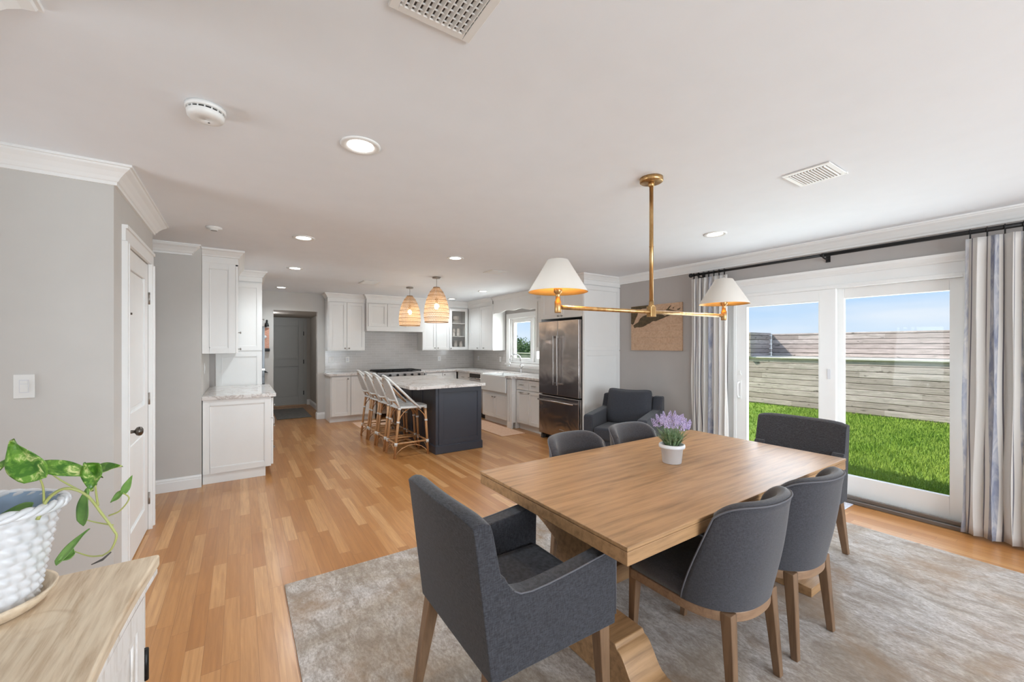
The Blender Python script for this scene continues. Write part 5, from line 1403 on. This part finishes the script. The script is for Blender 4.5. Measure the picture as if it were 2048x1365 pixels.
# ------------------------------------------------------------------ lavender in white pot
lp = thing('potted_lavender', 'lavender with purple blooms in a small white pot on the dining table', 'plant', (2.122, 1.478, 0.7605))
MB().lathe([(0.001, 0), (0.050, 0), (0.053, 0.003), (0.062, 0.088), (0.072, 0.090), (0.074, 0.096), (0.072, 0.108), (0.066, 0.112), (0.062, 0.108), (0.060, 0.09), (0.001, 0.09)], seg=40, cap=False).build('pot', M['ceramic'], lp)
MB().lathe([(0.001, 0.094), (0.060, 0.094), (0.001, 0.0935)], seg=24).build('soil', M['soil'], lp)
rnd = random.Random(11); lv = MB(); stm = MB(); blooms = []
for k in range(280):
    a = rnd.uniform(0, 2*PI); r0 = 0.035*math.sqrt(rnd.random()); tilt = rnd.uniform(0.1, 0.85); L = rnd.uniform(0.07, 0.125)
    p = Vector((r0*math.cos(a), r0*math.sin(a), 0.094)); d = Vector((math.cos(a)*tilt, math.sin(a)*tilt, 1)).normalized()
    sd_ = Vector((-math.sin(a), math.cos(a), 0))
    w = rnd.uniform(0.0025, 0.0045)
    q1 = p+d*L*0.5; q2 = p+d*L+Vector((math.cos(a)*0.02*tilt, math.sin(a)*0.02*tilt, -0.01*tilt))
    lv.add([p-sd_*w*.5, p+sd_*w*.5, q1+sd_*w, q1-sd_*w, q2], [(0, 1, 2, 3), (3, 2, 4)])
lv.build('leaves', M['lavleaf'], lp)
for k in range(30):
    a = 2.4*k; r1 = 0.010+0.085*math.sqrt((k+1)/30)
    top_ = Vector((r1*math.cos(a), r1*math.sin(a), 0.215+rnd.uniform(0, 0.045)-r1*0.25)); base_ = Vector((r1*.3*math.cos(a), r1*.3*math.sin(a), 0.094))
    stm_ = MB().tube([base_, base_.lerp(top_, 0.5)+Vector((0, 0, 0.01)), top_], 0.0012, 5)
    so = stm_.build('stem', M['lavleaf'], lp)
    b = MB(); d = (top_-base_).normalized()
    for j in range(34):
        u = j/34; c_ = top_+d*(u*0.055); rr = 0.013*(1-u)**0.6; aa = j*2.4
        off = Vector((math.cos(aa)*rr, math.sin(aa)*rr, 0)); s_ = 0.0035*(1.2-u*.6)
        b.add([c_+off+Vector((0, 0, s_*1.6)), c_+off+Vector((s_, 0, 0)), c_+off+Vector((0, s_, 0)), c_+off+Vector((-s_, 0, 0)), c_+off+Vector((0, -s_, 0)), c_+off-Vector((0, 0, s_))], [(0, 1, 2), (0, 2, 3), (0, 3, 4), (0, 4, 1), (5, 2, 1), (5, 3, 2), (5, 4, 3), (5, 1, 4)])
    b.build('bloom', M['lavender'], so)

# ------------------------------------------------------------------ console table, pot and vine at the lower left
cn = thing('console_cabinet', 'whitewashed console with pale pine top and distressed white door, lower left', 'cabinet', (0, 0, 0))
def fx_edge(y):   # serpentine front edge
    return -0.176-0.032*math.sin(PI*min(1, max(0, (1.415-y)/0.95)))**1.0*0.9
ys = [1.415-1.55*i/40 for i in range(41)]
top_pts = [(fx_edge(y), y) for y in ys]+[(-0.58, ys[-1]), (-0.58, 1.415)]
tp = MB().prism(top_pts, 'z', 0.868, 0.90)
tp.build('pine_top', M['console_top'], cn, 0.006, 2)
MB().prism([(x-0.004+(0 if i < 41 else 0.004), y if i < 41 else y) for i, (x, y) in enumerate(top_pts)], 'z', 0.846, 0.8675).build('edge_moulding', M['distress'], cn, 0.006, 2)
body = [(x-0.020, y) for x, y in top_pts[1:41]]
body = [(x, min(y, 1.385)) for x, y in body]+[(-0.57, ys[-1]+0.01), (-0.57, 1.385)]
MB().prism(body, 'z', 0.10, 0.8455).build('body', M['distress'], cn)
# front face door frames, following the body face
for (y0, y1) in ((0.78, 1.33), (0.20, 0.75), (-0.10, 0.17)):
    dm = MB()
    def X(y): return fx_edge(y)-0.020
    def seg(a, b, z0, z1, o0, o1, n=8):
        ysx = [a+(b-a)*i/n for i in range(n+1)]
        dm.prism([(X(y)+o1, y) for y in ysx]+[(X(y)+o0, y) for y in reversed(ysx)], 'z', z0, z1)
    seg(y0, y1, 0.78, 0.835, 0.001, 0.009); seg(y0, y1, 0.14, 0.20, 0.001, 0.009)
    seg(y1-0.05, y1, 0.20, 0.78, 0.001, 0.009, 2); seg(y0, y0+0.05, 0.20, 0.78, 0.001, 0.009, 2)
    seg(y1-0.068, y1-0.054, 0.21, 0.77, 0.001, 0.006, 2); seg(y0+0.054, y0+0.068, 0.21, 0.77, 0.001, 0.006, 2)
    seg(y0+0.054, y1-0.054, 0.762, 0.776, 0.001, 0.006)
    do = dm.build('door', M['distress'], cn, 0.002, 1)
    cv = MB()
    for k in range(4):
        yc = (y0+y1)/2; a = k*PI/2+PI/4
        pts = [(yc+0.02*math.cos(a), 0.6+0.02*math.sin(a)), (yc+0.10*math.cos(a+0.35), 0.6+0.10*math.sin(a+0.35)), (yc+0.15*math.cos(a), 0.6+0.15*math.sin(a)), (yc+0.10*math.cos(a-0.35), 0.6+0.10*math.sin(a-0.35))]
        xx = X(yc)
        cv.prism(pts, 'x', xx+0.001, xx+0.007)
    cv.build('carved_rosette', M['distress'], do, 0.003, 1)
MB().tube([(fx_edge(1.345)-0.012, 1.347, 0.62), (fx_edge(1.345)-0.012, 1.347, 0.697)], 0.006, 8).build('hinge', M['black'], cn)
for y in (1.33, 0.0):
    for x in (-0.27, -0.54): taper_leg('leg', cn, x, y, 0.10, 0, 0, 0.05, 0.04, 'distress')

F_ = Vector((math.sin(YAW), math.cos(YAW), 0)); R_ = Vector((math.cos(YAW), -math.sin(YAW), 0))
def P(u, v, d):
    return Vector((0, 0, H_EYE))+F_*d+R_*((u-1024)/FPX*d)+Vector((0, 0, (692-v)/FPX*d))
PX, PY, PZ = -0.455, 1.300, 0.9005
sa = thing('plant_saucer', 'whitewashed oval saucer under the white woven pot', 'saucer', (PX, PY, PZ))
MB().lathe([(0.001, 0), (0.098, 0), (0.104, 0.004), (0.118, 0.022), (0.120, 0.030), (0.114, 0.030), (0.100, 0.008), (0.001, 0.006)], seg=48, cap=False).build('dish', M['console_top'], sa)
pt = thing('potted_pothos', 'trailing variegated pothos in a white basket-weave pot on the pine console', 'plant', (PX, PY, PZ+0.0065))
def potr(z): return 0.088+0.034*(z/0.205)
def rf(r, z, a):
    if r < 0.05: return r
    row = z/0.0205; ph = (int(row) % 2)*0.5
    tw = math.sin(26*a+row*2.6+ph*PI); band = abs(math.sin(PI*row))
    return r+0.0034*band+0.0034*tw*band
prof = [(0.001, 0.0), (0.084, 0.0)]+[(potr(z*0.0025), z*0.0025) for z in range(1, 81)]
pm = MB(); pm.lathe(prof, seg=156, rf=rf, cap=False)
# braided rim
def rimp(i, off, n=96):
    a = 2*PI*i/n; w = 10*a+off
    r = potr(0.205)+0.006+0.006*math.cos(w); return (r*math.cos(a), r*math.sin(a), 0.208+0.006*math.sin(w)+0.012*math.cos(a+2.4))
for off in (0, PI*2/3, PI*4/3): pm.tube([rimp(i, off) for i in range(96)], 0.0062, 6, True)
pm.build('woven_pot', M['ceramic'], pt)
M['blue'] = plain('pale_blue_inner_glaze', '9fb4cc', 0.3, var=0.15, vscale=20)
MB().lathe([(potr(0.2)-0.001, 0.205), (potr(0.2)-0.008, 0.19), (potr(0.15)-0.012, 0.14)], seg=64, cap=False).build('inner_liner', M['blue'], pt)
MB().lathe([(0.001, 0.150), (0.103, 0.145), (0.001, 0.144)], seg=32).build('soil', M['soil'], pt)
def leaf(base, tip, width, normal, mat, curl=0.15):
    base, tip = Vector(base), Vector(tip); ax = tip-base; L = ax.length; ax.normalize(); nrm = Vector(normal); nrm = (nrm-ax*nrm.dot(ax)).normalized(); sd_ = ax.cross(nrm)
    vv = []; N, K = 18, 8
    for i in range(N+1):
        u = i/N
        w = width*(math.sin(PI*min(1, u*1.0)**0.62))**0.9*(1-0.25*u) if 0 < u < 1 else 0.0
        back = -0.10*L*math.exp(-((u-0.06)/0.08)**2)
        for k in range(K+1):
            s_ = -1+2*k/K
            p = base+ax*(L*u+back*abs(s_)*(1 if u < 0.3 else 0))+sd_*(w*s_)+nrm*(width*0.28*abs(s_)-curl*L*u*u)
            vv.append(p)
    m = MB().add(vv, [(i*(K+1)+k, i*(K+1)+k+1, (i+1)*(K+1)+k+1, (i+1)*(K+1)+k) for i in range(N) for k in range(K)], True)
    o = m.build('leaf', mat); o.parent = pt; o.location = (-PX, -PY, -(PZ+0.0065))
    sf = o.modifiers.new('t', 'SOLIDIFY'); sf.thickness = 0.0008
    return o
V = -F_*0.8-R_*0.0+Vector((0, 0, 0.6))
G, GP = M['pothos'], M['pothos_plain']
vn = MB()
def curve(pts, r0, r1, n=8):
    out = []; P_ = [Vector(p) for p in pts]
    P_ = [P_[0]*2-P_[1]]+P_+[P_[-1]*2-P_[-2]]
    for i in range(1, len(P_)-2):
        for k in range(n):
            t_ = k/n; a, b, c, d = P_[i-1], P_[i], P_[i+1], P_[i+2]
            out.append(0.5*((2*b)+(c-a)*t_+(2*a-5*b+4*c-d)*t_*t_+(3*b-3*c+d-a)*t_**3))
    out.append(P_[-2]); m = len(out)
    vn.tube(out, [r0+(r1-r0)*i/(m-1) for i in range(m)], 8)
d0 = 0.86
curve([P(75, 1040, 0.84), P(95, 1000, 0.85), P(130, 978, 0.86), P(172, 990, 0.88), P(205, 1030, 0.90), P(228, 1062, 0.91), P(233, 1075, 0.91), P(222, 1100, 0.91), P(205, 1112, 0.91)], 0.0034, 0.0018)
curve([P(205, 1112, 0.91), P(180, 1113, 0.91), P(150, 1104, 0.905)], 0.0020, 0.0012)
curve([P(218, 1032, 0.905), P(240, 1022, 0.905), P(258, 998, 0.90), P(246, 986, 0.90)], 0.0018, 0.0012)
curve([P(226, 1051, 0.91), P(195, 1046, 0.91), P(170, 1040, 0.90)], 0.0018, 0.0012)
curve([P(88, 1010, 0.85), P(86, 975, 0.84), P(76, 950, 0.83)], 0.0022, 0.0015)
curve([P(196, 1012, 0.895), P(192, 985, 0.89), P(190, 965, 0.885)], 0.0022, 0.0016)
curve([P(160, 982, 0.875), P(120, 960, 0.86), P(85, 935, 0.85)], 0.0020, 0.0014)
o = vn.build('vine', M['vine'], pt); o.location = (-PX, -PY, -(PZ+0.0065))
dn = MB().tube([P(222, 1105, 0.91), P(205, 1120, 0.905), P(183, 1130, 0.90)], [0.0015, 0.0028, 0.001], 6).build('dry_tip', M['dark'], pt); dn.location = (-PX, -PY, -(PZ+0.0065))
leaf(P(76, 953, 0.83), P(24, 880, 0.80), 0.036, V, G, 0.05)
leaf(P(84, 934, 0.85), P(205, 950, 0.88), 0.020, V+Vector((0, 0, 0.5)), G, 0.12)
leaf(P(190, 966, 0.885), P(170, 925, 0.86), 0.014, V, G, 0.0)
leaf(P(192, 928, 0.875), P(182, 984, 0.865), 0.026, V, G, 0.1)
leaf(P(186, 945, 0.885), P(243, 931, 0.89), 0.018, V+Vector((0, 0, 0.5)), G, 0.1)
leaf(P(168, 1042, 0.90), P(180, 975, 0.885), 0.023, V, GP, 0.0)
leaf(P(247, 986, 0.90), P(264, 952, 0.895), 0.008, V+R_*0.8, GP, 0.05)
leaf(P(246, 986, 0.90), P(221, 1006, 0.895), 0.010, V, GP, 0.05)
leaf(P(118, 1124, 0.895), P(176, 1058, 0.90), 0.013, V, GP, 0.05)
leaf(P(150, 1104, 0.905), P(117, 1124, 0.89), 0.015, V, GP, 0.05)
leaf(P(-45, 990, 0.83), P(18, 912, 0.82), 0.024, V, G, 0.1)
leaf(P(65, 1015, 0.86), P(2, 1028, 0.87), 0.014, V, GP, 0.05)
